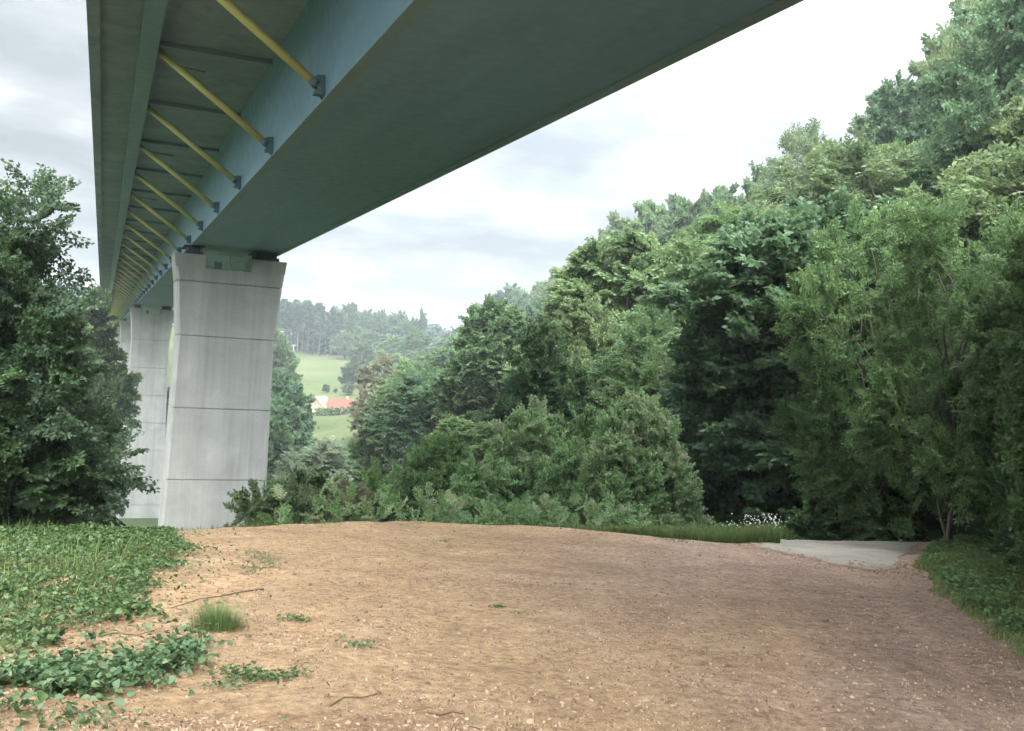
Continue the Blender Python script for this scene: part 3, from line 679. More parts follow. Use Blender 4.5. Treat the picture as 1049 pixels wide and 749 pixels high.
# rows on the right hand hill (s' = distance up the slope)
ORD = ['first', 'second', 'third', 'fourth', 'fifth', 'sixth', 'seventh', 'eighth', 'ninth', 'tenth', 'eleventh', 'twelfth', 'thirteenth', 'fourteenth', 'fifteenth', 'sixteenth', 'seventeenth', 'eighteenth', 'nineteenth', 'twentieth', 'twenty-first', 'twenty-second', 'twenty-third', 'twenty-fourth', 'twenty-fifth', 'twenty-sixth', 'twenty-seventh', 'twenty-eighth', 'twenty-ninth', 'thirtieth']
CN = {'leaf_forest': 'deep green', 'leaf_dull': 'dull green', 'leaf_bright': 'fresh green', 'leaf_teal': 'cool green', 'leaf_olive': 'olive green', 'leaf_brown': 'brownish'}
SN = {'broad': 'round-crowned', 'oval': 'upright', 'loose': 'open-crowned', 'frond': 'feathery-leaved'}
rr = random.Random(7)
for row, (sp, where, hmin) in enumerate([(47, 'on the wooded skyline', 13), (38, 'just under the skyline', 13), (29, 'in the upper right slope', 12), (21, 'in the lower right slope', 11), (13, 'along the foot of the right slope', 9), (5, 'below the slope foot', 9), (-5, 'behind the crest shrubs', 8), (-14, 'low in the valley', 7)]):
    Y = 24 + row * 2.0 if row < 5 else 58 + 6 * row; n = 0
    while Y < 430 and n < 30:
        X = sp - .14 * Y + rr.uniform(-2, 2); zg = H1(X, Y); px = proj(X, Y, zg)[0]; hh = rr.uniform(hmin, hmin + 5)
        topy = proj(X, Y, zg + hh)[1]; sk = skyline(px) + rr.uniform(0, 7)
        if row == 0: topy = sk
        topy = max(topy, sk + (row > 0) * rr.uniform(0, 18))
        step = 6.2 + Y * .045
        if row >= 5: topy = max(topy, np.interp(px, [280, 330, 358, 378, 400, 450, 520, 700], [470, 462, 456, 400, 380, 372, 350, 330]) + rr.uniform(0, 22))
        if px < 1150 and ((px > 395 and not (px < 455 and Y < 320)) or (row >= 5 and px > 290 and Y < 270)):
            kind = rr.choice(['broad', 'broad', 'oval', 'loose', 'frond'] if Y < 130 else ['broad', 'broad', 'oval'])
            mat = rr.choice(['leaf_forest', 'leaf_forest', 'leaf_teal', 'leaf_dull', 'leaf_dull', 'leaf_bright'])
            lab = f'{CN[mat]} {SN[kind]} tree, {ORD[n]} from the right {where}'
            tree_px(px, Y, topy, rr.uniform(8, 10.5) / Y * F * (1 if Y < 120 else 1.15), kind, mat, lab, 'broadleaf_tree')
            n += 1
        Y += step * rr.uniform(.85, 1.15)
# distinct trees on the right
for px, Y, top, w, kind, mat, lab in [
    (1035, 44, -60, 150, 'loose', 'leaf_teal', 'tallest tree, reaching out of the upper right corner with loose twigs'),
    (1080, 34, 60, 170, 'broad', 'leaf_dull', 'big dull crown at the right edge under the tallest tree'),
    (985, 48, 128, 120, 'broad', 'leaf_dull', 'dull tree with a thick crown below and left of the tallest tree'),
    (905, 60, 160, 110, 'frond', 'leaf_bright', 'pale green maple-like tree halfway up the right slope'),
    (915, 72, 92, 110, 'broad', 'leaf_teal', 'greyish tree whose top makes the last hump of the skyline before the tallest tree'),
    (845, 50, 225, 96, 'frond', 'leaf_dull', 'drooping dull tree left of the feathery bright tree'),
    (905, 27, 222, 150, 'frond', 'leaf_bright', 'bright feathery tree standing forward of the right slope'),
    (985, 22, 214, 150, 'frond', 'leaf_bright', 'feathery green tree right of the bright feathery one'),
    (780, 52, 330, 100, 'frond', 'leaf_bright', 'feathery tree over the dark hollow at the slope foot'),
    (790, 36, 420, 100, 'frond', 'leaf_bright', 'low layered tree in the dark hollow above the lane'),
    (725, 62, 300, 110, 'broad', 'leaf_forest', 'deep green tree behind and above the big birch shrub'),
    (680, 46, 345, 60, 'loose', 'leaf_birch', 'slim loose young tree poking up behind the big birch shrub'),
    (560, 38, 330, 110, 'oval', 'leaf_forest', 'tall broad poplar-like tree in the middle of the picture'),
    (600, 44, 300, 100, 'loose', 'leaf_dull', 'tall loose tree behind the right shoulder of the poplar-like tree'),
    (630, 60, 385, 70, 'oval', 'leaf_teal', 'bluish tree left of the big birch shrub')]:
    tree_px(px, Y, top, w, kind, mat, lab, 'broadleaf_tree')
# near trees lining the right edge of the clearing
for X, Y, hh, ww, mat, lab in [
    (6.9, 10.2, 5.4, 4.2, 'leaf_near', 'nearest dark bushy tree at the right edge of the picture'),
    (8.2, 12.6, 5.8, 4.6, 'leaf_right', 'second dark bushy tree along the right verge, counting from the camera'),
    (8.9, 15.4, 5.9, 4.4, 'leaf_near', 'third dark bushy tree along the right verge'),
    (9.9, 18.0, 5.6, 4.2, 'leaf_right', 'fourth bushy tree along the right verge, before the lane bends'),
    (11.4, 21.0, 6.0, 4.6, 'leaf_near', 'fifth dark tree on the verge where the lane goes out of sight'),
    (11.3, 13.5, 7.5, 5.5, 'leaf_right', 'taller tree in the second rank behind the nearest two verge trees'),
    (13.2, 18.5, 8.0, 5.5, 'leaf_right', 'taller tree in the second rank behind the third and fourth verge trees'),
    (13.5, 25.0, 6.8, 5.5, 'leaf_right', 'leafy tree closing the view above the end of the lane'),
    (9.4, 8.6, 6.8, 5.0, 'leaf_near', 'dark tree partly cut by the right edge behind the nearest one')]:
    X += .45; z = H1(X, Y); tree_obj('broadleaf_tree', 'near', mat, (X, Y, z - .15), hh, ww, lab, 'tree')
# shrubs along the crest
for px, Y, top, w, kind, mat, lab in [
    (290, 27, 492, 66, 'shrub', 'leaf_dull', 'dull shrub hiding the right foot of the near pier'),
    (320, 30, 480, 60, 'shrub', 'leaf_dull', 'dull brownish green shrub second from the near pier'),
    (355, 31, 497, 50, 'shrub', 'leaf_brown', 'low brownish shrub below the grey willow'),
    (385, 33, 478, 60, 'shrub', 'leaf_bright', 'fresh green shrub right of the low brownish one'),
    (425, 30, 488, 60, 'shrub', 'leaf_right', 'dark green crest shrub left of the upright birch scrub'),
    (455, 34, 440, 90, 'birch', 'leaf_bright', 'upright birch-like scrub at the middle left of the crest'),
    (500, 29, 470, 84, 'shrub', 'leaf_birch', 'pale leafy shrub at the middle of the crest'),
    (545, 31, 415, 90, 'birch', 'leaf_birch', 'tall slender-twigged birch scrub left of the biggest one'),
    (590, 29, 455, 70, 'birch', 'leaf_birch', 'smaller birch scrub close against the left of the biggest one'),
    (660, 28.5, 398, 128, 'birch', 'leaf_birch', 'biggest pale green birch shrub standing on the crest'),
    (640, 27.5, 440, 100, 'birch', 'leaf_birch', 'lower left shoulder of pale birch growth in front of the biggest shrub'),
    (692, 28, 460, 70, 'birch', 'leaf_birch', 'narrow pale birch shrub at the right of the biggest one'),
    (612, 33, 425, 70, 'shrub', 'leaf_right', 'dark shrub seen between two birch shrubs'),
    (755, 31, 482, 42, 'shrub', 'leaf_olive', 'rounded yellowish green bush in front of the dark hollow'),
    (812, 30, 462, 84, 'shrub', 'leaf_near', 'dark bush above the top of the lane'),
    (875, 33, 430, 100, 'shrub', 'leaf_near', 'dark green bush beyond the far right end of the lane'),
    (735, 36, 470, 60, 'shrub', 'leaf_near', 'dark bush in the hollow behind the yellowish one')]:
    tree_px(px, Y, top, w, kind, mat, lab, 'shrub', 'shrub')
# left side
for X, Y, hh, ww, kind, mat, lab in [
    (-9.9, 17.2, 7.4, 6.8, 'airy', 'leaf_left', 'big dark hornbeam-like tree at the left edge, its twigs crossing the far pier'),
    (-9.0, 16.3, 5.6, 3.7, 'near', 'leaf_near', 'lower dark tree in front of the big left tree, beside the far pier'),
    (-9.6, 14.8, 3.6, 4.4, 'near', 'leaf_right', 'low leafy tree at the left edge behind the ground cover'),
    (-14.0, 20.5, 7.6, 6.6, 'airy', 'leaf_left', 'greyer tree behind the big left tree, cut by the left edge')]:
    z = H1(X, Y); tree_obj('broadleaf_tree', kind, mat, (X, Y, z - .2), hh, ww, lab, 'tree')
for px, Y, top, w, lab in [(60, 110, 300, 110, 'dark tree down in the valley left of the far pier'), (172, 235, 396, 44, 'valley tree seen low in the gap between the two piers'), (20, 90, 290, 110, 'valley tree showing through the twigs of the big left tree')
]:
    tree_px(px, Y, top, w, 'broad', 'leaf_forest', lab, 'broadleaf_tree')
# far woods that read as one mass, left of the bridge and beyond the ridges
def wood(name, pts, mat, label, seed):
    rng = np.random.default_rng(seed); tm = [spray(rng, 3, 4, 45, .2) for _ in range(3)]; P = []
    for X, Y, h, w in pts:
        n = 26; a = rng.uniform(0, 6.28, n); b = rng.uniform(0, 1.4, n); r = w / 2
        P.append(np.stack([X + r * np.cos(a) * np.cos(b), Y + r * np.sin(a) * np.cos(b), H1(X, Y) + h * .35 + h * .6 * np.sin(b)], 1))
    P = np.concatenate(P); fwd = rng.normal(0, 1, P.shape) * (1, 1, .4)
    V, Fq, T = place_sprays(rng, tm, P, fwd, 3.2, 1.5, .9); o = link(name, npmesh(name, V, Fq, T), M[mat]); tag(o, label, 'wood', kind='stuff')
r2 = random.Random(3)
wood('far_wood', [(r2.uniform(-520, -40), r2.uniform(505, 640), r2.uniform(13, 19), 12) for _ in range(330)] + [(r2.uniform(-400, -190), r2.uniform(190, 460), r2.uniform(12, 17), 12) for _ in range(220)]
      + [(r2.uniform(-125, -50), r2.uniform(486, 500), r2.uniform(4, 7), 9) for _ in range(70)] + [(r2.uniform(-60, 300), r2.uniform(440, 620), r2.uniform(12, 16), 12) for _ in range(140)], 'leaf_pine', 'distant dark woodland beyond the meadow and left of the bridge', 4)
r2 = random.Random(9)
wood('slope_wood', [(sp - .14 * Y, Y, r2.uniform(7, 9), 8) for sp in (56, 63, 70) for Y in [r2.uniform(150, 420) for _ in range(60)]], 'leaf_forest', 'back woodland on top of the right-hand valley side', 5)

# ------------------------------------------------------------------ house
def house():
    c = at(332, 424, 300); zg = H1(c[0], 300); base = min(zg, at(334, 429, 300)[2]); o = empty('house', (c[0], 300, base), R(-12))
    o.scale = (.88, .88, .88); tag(o, 'cream country house with a long red tiled roof down in the valley', 'house')
    cream = simple('render_cream', (.33, .25, .155), (.4, .31, .2), .5); red = simple('roof_tile', (.10, .03, .018), (.17, .058, .034), 1.2, bs=.3, bscale=8, sc3=(2, .3, .3)); wood_ = simple('timber', (.06, .04, .03), (.12, .08, .06), 2); glass = simple('pane_dark', (.03, .035, .04), (.06, .065, .07), 1, .2); white = simple('trim_white', (.7, .68, .62), (.8, .78, .72), 2)
    m = MB()   # gable wing facing the camera, with the main range behind to the right
    m.prism([(-5.2, 0), (1.6, 0), (1.6, 3.6), (-1.8, 7.3), (-5.2, 3.6)], -4, 5); m.box(1.6, 13, -1.5, 5.5, 0, 3.6)
    wall = m.build('wall', cream, o)
    m = MB(); m.prism([(-5.9, 3.0), (-1.8, 7.4), (2.3, 3.0), (2.3, 3.3), (-1.8, 7.75), (-5.9, 3.3)], -4.6, 5.2); m.build('roof', simple('roof_pale', (.24, .165, .11), (.30, .21, .14), 1), o)
    m = MB(); V = [(.6, -2.4, 3.2), (13.8, -2.4, 3.2), (13.8, 2.0, 7.2), (.6, 2.0, 7.2), (.6, 6.2, 3.2), (13.8, 6.2, 3.2)]
    m.add(V, [(0, 1, 2, 3), (3, 2, 5, 4), (0, 3, 4), (1, 5, 2), (0, 4, 5, 1)]); rf = m.build('roof', red, o)
    m = MB(); m.box(7, 7.8, 2.3, 3.1, 6, 8.3); m.build('chimney', cream, rf)
    m = MB(); m.box(-2.2, -1.4, -4.06, -3.98, 4.6, 5.5); w = m.build('window', white, o); m = MB(); m.box(-2.08, -1.52, -4.09, -4.05, 4.72, 5.4); m.build('pane', glass, w)
    for x in (-4.3, -2.6, -.6):
        m = MB(); m.box(x, x + 1.1, -4.06, -3.98, 1.0, 2.5); w = m.build('window', white, o); m = MB(); m.box(x + .1, x + 1.0, -4.09, -4.05, 1.1, 2.4); m.build('pane', glass, w)
    m = MB(); m.box(-1.5, 2.6, -6.2, -4.05, 2.5, 2.75); [m.box(x, x + .2, -6.1, -5.9, 0, 2.5) for x in (-1.4, .5, 2.3)]; m.build('porch', white, o)
    m = MB(); m.box(2.5, 12.5, -2.6, -2.45, 3.0, 3.2); m.build('gutter', white, o)
    for x in (4.0, 7.0, 10.2):
        m = MB(); m.box(x, x + 1.5, -1.56, -1.48, .9, 2.4); m.build('window', glass, o)
house()
# hedge in front of the house
rng = np.random.default_rng(8); n = 260; c = at(340, 429, 289)
P = np.stack([c[0] + rng.uniform(-5, 9, n), 289 + rng.uniform(-.8, .8, n), np.zeros(n)], 1); P[:, 2] = hgt(P[:, 0], P[:, 1]) + rng.uniform(.1, 2.0, n)
V, Fq, T = place_sprays(rng, [spray(rng, 3, 4)], P, rng.normal(0, 1, P.shape), .9, .3, .2); tag(link('hedge', npmesh('hedge', V, Fq, T), M['leaf_forest']), 'clipped dark hedge running below the front of the house', 'hedge')
# utility poles
for px, base, top, Y, w, lab in [(287.5, 352, 339, 455, 6.5, 'grey power pole with a crossarm, leftmost and highest, beside the near pier'), (300.5, 361, 353, 440, 5.5, 'grey power pole at the edge of the pines, right of the highest one'), (299.4, 376, 363, 400, 0, 'thin pale pole without crossarm at the left edge of the meadow')]:
    b = at(px, base, Y); t = at(px, top, Y); zg = H1(b[0], Y); o = empty('utility_pole', (b[0], Y, zg)); tag(o, lab, 'power pole')
    m = MB(); m.tube([(0, 0, -.5), (0, 0, t[2] - zg)], [.22, .15], 8); m.build('pole', M['pole'], o, True)
    if w: 
        m = MB(); k = w / F * Y / 2; m.box(-k, k, -.12, .12, t[2] - zg - .5, t[2] - zg - .2); ca = m.build('crossarm', M['pole'], o)
        m = MB(); [m.tube([(x, 0, t[2] - zg - .2), (x, 0, t[2] - zg + .15)], .07, 6) for x in (-k * .85, 0, k * .85)]; m.build('insulator', M['dark'], ca)

# ------------------------------------------------------------------ ground plants
def lot_z(X, Y): return hgt(X, Y) + rough(X, Y)
def scatter_leaves(name, P, size, mat, rng, up=(.35, .12), aspect=.85, tiltd=.5):
    n = len(P); a = rng.uniform(0, 6.28, n); D = np.stack([np.cos(a), np.sin(a), rng.normal(-.1, .35, n)], 1); N = unit(np.tile((0, 0, 1.), (n, 1)) + rng.normal(0, tiltd, (n, 3))); D = unit(D); N = unit(N - D * (N * D).sum(1, keepdims=True))
    # heart shaped leaf: 6 corner polygon folded on the midrib
    S_ = np.cross(D, N); L = size[:, None]; Wd = L * aspect
    pts = [P, P + D * L * .12 + S_ * Wd * .42 + N * L * .1, P + D * L * .5 + S_ * Wd * .46 + N * L * .12, P + D * L * 1.0 - N * L * .12, P + D * L * .5 - S_ * Wd * .46 + N * L * .12, P + D * L * .12 - S_ * Wd * .42 + N * L * .1]
    V = np.stack(pts, 1).reshape(-1, 3); b = np.arange(n)[:, None] * 6
    Fq = np.concatenate([b + np.array([[0, 1, 2, 3]]), b + np.array([[0, 3, 4, 5]])])
    T = np.repeat(np.clip(rng.normal(.5, .22, n), 0, 1), 6)
    return npmesh(name, V, Fq, T)
def blades(name, P, h, w, rng, lean=.45, tone=None, ang=None):
    n = len(P); a = rng.uniform(0, 6.28, n) if ang is None else ang; d = np.stack([np.cos(a), np.sin(a), np.zeros(n)], 1); s = np.stack([-np.sin(a), np.cos(a), np.zeros(n)], 1)
    ln = (np.abs(rng.normal(0, lean, n)) * h)[:, None]; h = h[:, None]; up = np.array((0, 0, 1.)); w = (w if hasattr(w, '__len__') else np.full(n, w))[:, None]
    V = np.stack([P - s * w / 2, P + s * w / 2, P + s * w * .4 + up * h * .55 + d * ln * .35, P - s * w * .4 + up * h * .55 + d * ln * .35, P + up * h * .95 + d * ln], 1).reshape(-1, 3)
    b = np.arange(n)[:, None] * 5
    T = np.repeat(np.clip(rng.normal(.5, .2, n) if tone is None else tone, 0, 1), 5)
    return npmesh(name, V, [b + np.array([[0, 1, 2, 3]]), b + np.array([[3, 2, 4]])], T)
rng = np.random.default_rng(77)
# left ground cover: polygon by distance to its edge line X_e(Y)
def cover_edge(Y): return np.interp(Y, [2.5, 4.6, 5.2, 6.0, 7, 8.5, 10.5, 13, 15, 17.5], [-2.6, -2.6, -2.5, -2.75, -3.25, -3.35, -3.75, -4.35, -5.0, -5.8])
n = 90000; Y = 3.2 + 14.5 * rng.random(n) ** .8; X = cover_edge(Y) + .5 * vnoise(np.zeros(n), Y, .5, 3) + .35 * vnoise(X_ := rng.uniform(0, 9, n), Y, .4, 12) - 7.5 * rng.random(n) ** 1.15 + (rng.random(n) < .12) * rng.exponential(.28, n)
dens = vnoise(X, Y, .9, 21) + .5 + .35 * np.minimum(1, (cover_edge(Y) - X) / 1.2) + .12 * (Y > 7.5)
gap = (Y < 6.4) & (vnoise(X, Y, .7, 31) < -.08 + .1)   # bare patches between the stems close by
k = (dens > .47) & ~(gap & (rng.random(n) < .85)); X = X[k]; Y = Y[k]
P = np.stack([X, Y, lot_z(X, Y) + (.01 + .17 * np.clip(vnoise(X, Y, .8, 22) + .3, .05, 1) * (rng.random(len(X)) ** .7))], 1)
tag(link('ground_cover', scatter_leaves('ground_cover', P, rng.uniform(.022, .058, len(P)) * (1 + .5 * (vnoise(P[:, 0], P[:, 1], .6, 33) > .15)), M['leaf_cover'], rng, tiltd=.75), M['leaf_cover']), 'low bright green creeping ground cover on the left bank', 'ground cover', kind='stuff')
n = 6500; Y = rng.uniform(8, 18.5, n); X = cover_edge(Y) - .3 + .8 * vnoise(np.zeros(n), Y, .8, 3) - 6 * rng.random(n)
P = np.stack([X, Y, lot_z(X, Y)], 1); P = P[vnoise(X, Y, 1.1, 23) > -.15]
tag(link('meadow_grass', blades('meadow_grass', P, rng.uniform(.06, .24, len(P)), .010, rng), M['grass']), 'taller mixed grass growing through the left ground cover', 'grass', kind='stuff')
# bindweed with bigger leaves, foreground left
n = 2800; t = rng.random(n) ** .9; px = -20 + 230 * t; cy = np.interp(px, [-20, 60, 130, 180, 215], [712, 706, 690, 674, 672]) + rng.normal(0, 1, n) * np.interp(px, [-20, 100, 215], [12, 11, 6]) * np.where(rng.random(n) < .2, 1.9, 1)
g = np.array([on_ground(a, b, 3.0, 9) for a, b in zip(px[:500], cy[:500])]); g = g[rng.integers(0, 500, n)] + rng.normal(0, .07, (n, 3)) * (1, 1, 0)
g = g[vnoise(g[:, 0], g[:, 1], .28, 81) + .6 * vnoise(g[:, 0], g[:, 1], .1, 82) > -.12]; n = len(g)
g[:, 2] = lot_z(g[:, 0], g[:, 1]) + .02 + .09 * rng.random(n) ** .8
tag(link('bindweed', scatter_leaves('bindweed', g, rng.uniform(.028, .068, n), M['leaf_bind'], rng, tiltd=.65), M['leaf_bind']), 'large-leaved creeping weed spreading over the soil in the left foreground', 'bindweed', kind='stuff')
# right verge grass
n = 36000; Y = rng.uniform(5, 24, n); X = edge_x(Y) + .25 * vnoise(np.zeros(n), Y, .9, 13) + .12 * vnoise(X_, Y, .2, 14)[:n] if False else edge_x(Y) + .25 * vnoise(np.zeros(n), Y, .9, 13) + np.abs(rng.normal(0, 1.1, n))
P = np.stack([X, Y, lot_z(X, Y) - .01], 1)
tag(link('verge_grass', blades('verge_grass', P, rng.uniform(.04, .2, n) * np.interp(X - edge_x(Y), [0, .5, 3], [.4, 1.0, 1.5]) * (.45 + 1.3 * np.clip(vnoise(X, Y, .45, 91) + .4, 0, 1)), .009, rng, .7), M['grass']), 'green grass verge curving along the right edge of the gravel', 'grass', kind='stuff')
n = 16000; Y = rng.uniform(5, 24, n); X = edge_x(Y) + .15 + np.abs(rng.normal(0, 1.2, n)); k = vnoise(X, Y, .6, 92) > -.12; X = X[k]; Y = Y[k]; n = len(X); P = np.stack([X, Y, lot_z(X, Y) + rng.uniform(.02, .22, n)], 1)
tag(link('verge_herbs', scatter_leaves('verge_herbs', P, rng.uniform(.04, .08, n), M['leaf_cover'], rng), M['leaf_right']), 'leafy herbs growing among the grass of the right verge', 'weeds', kind='stuff')
# grass strip and white flowers along the crest
n = 30000; X = rng.uniform(-6, 7.2, n); X = np.where(rng.random(n) < .55, rng.uniform(2.4, 7.0, n), X); Yc = crest_y(X); inner = np.interp(X, [-6, -2, 2, 3, 4.6, 6.3, 7.2], [.2, .5, .1, -.9, -1.6, -2.0, -1.2])
Y = Yc + inner + .25 * vnoise(X, X * 0, .6, 15) + rng.random(n) ** 1.3 * np.interp(X, [-6, 2, 4], [1.4, 2.0, 3.2])
k = X < np.interp(Y, [19, 20, 22.6, 26], [5.8, 5.7, 6.4, 8.4]) ; X = X[k]; Y = Y[k]
P = np.stack([X, Y, lot_z(X, Y) - .01], 1); n = len(P)
tag(link('crest_grass', blades('crest_grass', P, rng.uniform(.06, .25, n) * np.interp(X, [-6, 1, 3, 4.6, 6.5], [.7, .7, 1.0, 1.2, 2.1]), .014, rng), M['grass']), 'strip of grass along the far rim of the clearing', 'grass', kind='stuff')
n = 260; X = np.clip(rng.normal(6.2, .55, n), 4.6, 7.0); Y = crest_y(X) + rng.uniform(-1.3, .9, n); k = X < np.interp(Y, [19, 20, 22.6, 26], [5.8, 5.7, 6.4, 8.4]); X = X[k]; Y = Y[k]
m = MB(); 
for x, y in zip(X, Y):
    z = float(lot_z(x, y)); h = random.uniform(.2, .58); r = random.uniform(.009, .018); q = [(x + r * math.cos(a), y + r * math.sin(a), z + h + .01 * math.cos(3 * a)) for a in [i * math.pi / 3 for i in range(6)]]
    m.add(q + [(x, y, z + h + .012)], [(i, (i + 1) % 6, 6) for i in range(6)]); 
fl = m.build('wildflowers', M['flower_white']); tag(fl, 'patch of small white wildflowers beside the start of the paved lane', 'wildflowers', kind='stuff')
# tall weeds poking over the crest
n = 260; X = rng.uniform(-4.5, 3.5, n); Y = crest_y(X) + rng.uniform(.4, 2.2, n); P = np.stack([X, Y, lot_z(X, Y)], 1)
V, Fq, T = place_sprays(rng, [spray(rng, 3, 4, 35, .1) for _ in range(3)], P + rng.random((n, 1)) * (0, 0, .7), rng.normal(0, .5, (n, 3)) + (0, 0, .9), .35, .075, .03)
tag(link('rim_weeds', npmesh('rim_weeds', V, Fq, T), M['leaf_birch']), 'tangle of knee-high weeds just over the far rim of the clearing', 'weeds', kind='stuff')
# undergrowth filling the ground below the near trees
def undergrowth(name, X, Y, hmax, mat, label, size=.45, ll=.09):
    n = len(X); P = np.stack([X, Y, hgt(X, Y) + rng.random(n) * hmax], 1)
    V, Fq, T = place_sprays(rng, [spray(rng, 4, 5) for _ in range(3)], P, rng.normal(0, 1, (n, 3)) * (1, 1, .3) + (0, 0, .2), size, ll, ll * .6)
    tag(link(name, npmesh(name, V, Fq, T), M[mat]), label, 'undergrowth', kind='stuff')
n = 3600; Y = rng.uniform(6, 32, n); X = edge_x(Y) + 1.5 + 5 * rng.random(n) ** .8; undergrowth('verge_undergrowth', X, Y, 1.3, 'leaf_near', 'dark brambles and saplings under the trees of the right verge')
n = 2200; Y = rng.uniform(15.5, 23, n); X = -6.8 - 8 * rng.random(n) - (Y - 16) * .4; undergrowth('left_undergrowth', X, Y, 1.2, 'leaf_near', 'dark undergrowth below the trees of the left edge')
n = 6000; Y = rng.uniform(25, 70, n); X = rng.uniform(-.35, .42, n) * Y; undergrowth('slope_undergrowth', X, Y, 1.4, 'leaf_right', 'scrub covering the slope that drops away behind the clearing', .7, .13)

# individual weeds on the dirt
def tuft(px, py, hh, r, n, label, name='grass_tuft', mat='tuft', w=.006):
    g = on_ground(px, py, 2, 24); rg = np.random.default_rng(int(px * 7 + py)); q = rg.normal(0, r, (n, 3)) * (1, 1, 0); P = q.copy(); P[:, 2] = lot_z(g[0] + P[:, 0], g[1] + P[:, 1]) - g[2]
    rad_ = np.hypot(P[:, 0], P[:, 1]); o = link(name, blades(name, P, rg.uniform(.35, 1.05, n) * hh * np.clip(1.15 - rad_ / (3.2 * r), .35, 1), w, rg, .8, None, np.arctan2(P[:, 1], P[:, 0]) + rg.normal(0, .6, n)), M[mat], None, tuple(g)); tag(o, label, 'weed'); return o
tuft(221, 644, .27, .095, 1000, 'feathery bushy grass tuft standing alone on the bare soil at left', w=.0042)
def weed(px, py, r, hgt_, n, size, label, mat='leaf_bind', name='weed_plant'):
    g = on_ground(px, py, 2, 24); rg = np.random.default_rng(int(px * 3 + py)); q = rg.normal(0, 1, (n, 2)) * (r, r * .8); P = np.stack([q[:, 0], q[:, 1], lot_z(g[0] + q[:, 0], g[1] + q[:, 1]) - g[2] + rg.uniform(.01, hgt_, n)], 1)
    o = link(name, scatter_leaves(name, P, rg.uniform(.6, 1.2, n) * size, M[mat], rg, tiltd=.6, aspect=.6), M[mat], None, tuple(g)); tag(o, label, 'weed')
weed(264, 573, .14, .12, 220, .028, 'small weed clump farthest back on the left of the bare soil'); weed(257, 588, .07, .16, 160, .026, 'tiny upright weed in front of the farthest clump'); weed(277, 582, .09, .1, 180, .026, 'low green weed right of the tiny upright one')
weed(301, 636, .07, .04, 90, .035, 'flat dark green weed right of the feathery grass tuft', 'leaf_right'); weed(368, 666, .07, .05, 60, .035, 'small leafy weed in the middle foreground'); weed(350, 660, .025, .08, 22, .03, 'seedling left of the small leafy weed')
weed(248, 694, .09, .09, 110, .04, 'left half of the trailing weed patch in the foreground', 'leaf_right'); weed(276, 696, .10, .05, 130, .035, 'dark trailing weed in the foreground below the feathery tuft', 'leaf_right'); weed(300, 693, .05, .07, 40, .035, 'sprig at the right tip of the trailing weed'); weed(232, 706, .06, .05, 50, .035, 'sprig below the trailing weed near the bindweed')
weed(510, 622, .05, .02, 50, .03, 'flat green weed in the middle of the clearing', 'leaf_right'); weed(536, 628, .08, .015, 50, .025, 'faint weed patch right of the flat one', 'leaf_dull'); weed(455, 556, .05, .03, 30, .04, 'speck of weed near the far rim of the clearing', 'leaf_dull')
weed(690, 555, .16, .04, 60, .05, 'flattened brown weed patch by the grass at the far right rim', 'leaf_brown'); weed(75, 742, .16, .08, 120, .04, 'weed cut by the bottom edge at far left'); weed(430, 540, .1, .2, 50, .05, 'little plant sticking up on the far rim', 'leaf_birch'); weed(500, 542, .1, .12, 40, .05, 'low plant on the far rim right of the sticking-up one', 'leaf_birch')
# weeds fading out along the ragged edge of the ground cover
# tiny seedlings and scattered leaves thinning out from the ground cover
rg3 = np.random.default_rng(5); n = 1500; Y = 3.4 + 13 * rg3.random(n); X = cover_edge(Y) + rg3.exponential(.45, n); k = vnoise(X, Y, .35, 44) > .08; X = X[k]; Y = Y[k]
P = np.stack([X, Y, lot_z(X, Y) + rg3.uniform(.003, .04, len(X))], 1); tag(link('seedlings', scatter_leaves('seedlings', P, rg3.uniform(.012, .035, len(P)), M['leaf_cover'], rg3, tiltd=.5), M['leaf_cover']), 'tiny scattered seedlings thinning out over the bare soil', 'weeds', kind='stuff')
# long dry stick
def stick(pxs, rad, label, name='dry_stick'):
    P = [on_ground(a, b, 2, 24) for a, b in pxs]; P = [(p[0], p[1], float(lot_z(p[0], p[1])) + rad * .9) for p in P]; m = MB(); m.tube(P, [rad * (1 - .6 * i / len(P)) for i in range(len(P))], 6); tag(m.build(name, M['twig'], None, True), label, 'stick')
stick([(270, 604), (245, 608), (222, 612), (205, 614), (190, 619), (176, 624)], .007, 'long thin dry stick lying behind the feathery grass tuft')
stick([(438, 733), (450, 734), (464, 731), (476, 734)], .009, 'short dark stick in the foreground left of centre')
stick([(100, 655), (118, 650), (140, 653), (158, 649)], .008, 'dead stem on the soil at the edge of the left ground cover')
stick([(338, 724), (352, 718), (372, 716), (390, 712)], .006, 'thin curved stem in the foreground by the bark litter')
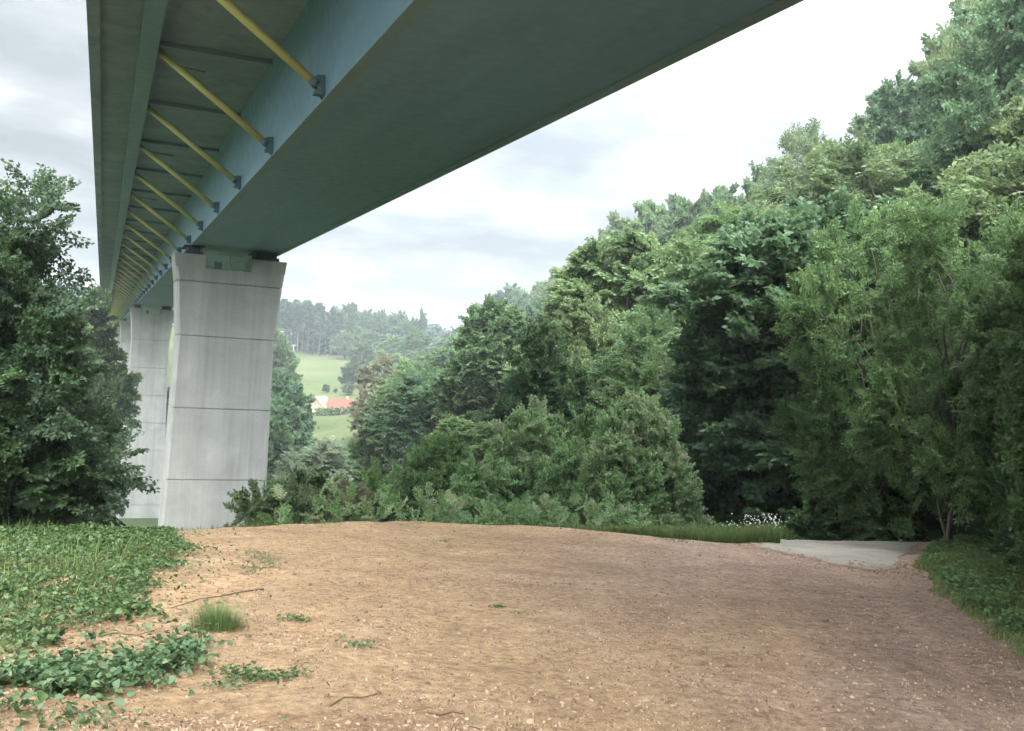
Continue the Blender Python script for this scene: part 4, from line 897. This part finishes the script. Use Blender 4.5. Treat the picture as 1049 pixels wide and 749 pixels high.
# litter: wood chips, dry leaves, stones
def chips(name, n, region, mat, label, s0, s1, flat, seed):
    rg = np.random.default_rng(seed); X, Y = region(rg, n); n = len(X); L = rg.uniform(s0, s1, n) * np.exp(rg.normal(0, .35, n)); Wd = L * rg.uniform(.25, .8, n); Th = L * flat * rg.uniform(.5, 1.4, n)
    a = rg.uniform(0, 6.28, n); tilt = rg.normal(0, .25, (n, 2)); c, s = np.cos(a), np.sin(a); box = np.array([(x, y, z) for z in (0, 1) for x, y in ((-.5, -.35), (.45, -.5), (.5, .4), (-.4, .5))])
    q = box[None] * np.stack([L, Wd, Th], 1)[:, None] * (1 - .35 * (box[None, :, 2:] > .5) * (1, 1, 0)) + rg.normal(0, .06, (n, 8, 3)) * L[:, None, None] * (1, 1, .5)
    x = q[..., 0] * c[:, None] - q[..., 1] * s[:, None]; y = q[..., 0] * s[:, None] + q[..., 1] * c[:, None]; z = q[..., 2] + x * tilt[:, :1] + y * tilt[:, 1:]
    V = np.stack([x + X[:, None], y + Y[:, None], z + (lot_z(X, Y) - Th * .25)[:, None]], 2).reshape(-1, 3)
    f = np.array([(0, 1, 5, 4), (1, 2, 6, 5), (2, 3, 7, 6), (3, 0, 4, 7), (4, 5, 6, 7)]); Fq = (np.arange(n)[:, None, None] * 8 + f[None]).reshape(-1, 4)
    T = np.repeat(np.clip(rg.normal(.5, .25, n), 0, 1), 8); tag(link(name, npmesh(name, V, Fq, T), M[mat]), label, 'gravel', kind='stuff')
def reg_all(rg, n):
    Y = 2.8 + 21 * rg.random(n) ** 1.9; X = rg.uniform(-.62, .62, n) * (Y + 1); k = (X < edge_x(Y) + .1) & (X > cover_edge(Y) - 1.5) & (vnoise(X, Y, 1.2, 41) + .35 * vnoise(X, Y, .3, 42) > rg.uniform(-.5, .3, n)); return X[k], Y[k]
chips('gravel', 120000, reg_all, 'litter', 'loose reddish gravel and crumbs strewn over the clearing', .006, .021, .5, 1)
chips('wood_chips', 9000, reg_all, 'litter', 'flat bark chips and dry leaf bits lying on the gravel', .015, .038, .12, 2)
def reg_fg(rg, n):
    Y = rg.uniform(3.3, 5.6, n); X = rg.normal(-.7, .8, n) + rg.choice([0, 0, -1.2, 1.0], n); k = vnoise(X, Y, .5, 51) + .3 * vnoise(X, Y, .15, 52) > rg.uniform(-.3, .35, n); return X[k], Y[k]
chips('bark_litter', 5000, reg_fg, 'litter', 'denser bark litter in the foreground at the bottom of the picture', .012, .035, .12, 3)

def reg_lane(rg, n):
    X = rg.uniform(4.8, 7.6, n); Y = np.interp(X, [5.0, 5.2, 5.9, 6.1, 7.1], [20.3, 19.6, 17.2, 16.5, 16.3]) + rg.normal(.3, .6, n); k = X < edge_x(Y); return X[k], Y[k]
chips('lane_gravel', 4500, reg_lane, 'litter', 'gravel spilled over the near edge of the paved lane', .015, .04, .4, 6)

# ------------------------------------------------------------------ haze
hz = MB(); hz.box(-1580, 1580, -640, 2260, -60, 75); me = hz.mesh('haze')
m, nt, b, out = nodes('haze_air'); nt.nodes.remove(b); pv = nt.nodes.new('ShaderNodeVolumePrincipled'); pv.inputs['Color'].default_value = (.86, .93, .97, 1); pv.inputs['Density'].default_value = .0005; pv.inputs['Anisotropy'].default_value = .3
nt.links.new(pv.outputs[0], out.inputs['Volume']); tag(link('haze', me, m), 'thin pale haze filling the valley', 'haze', kind='stuff')
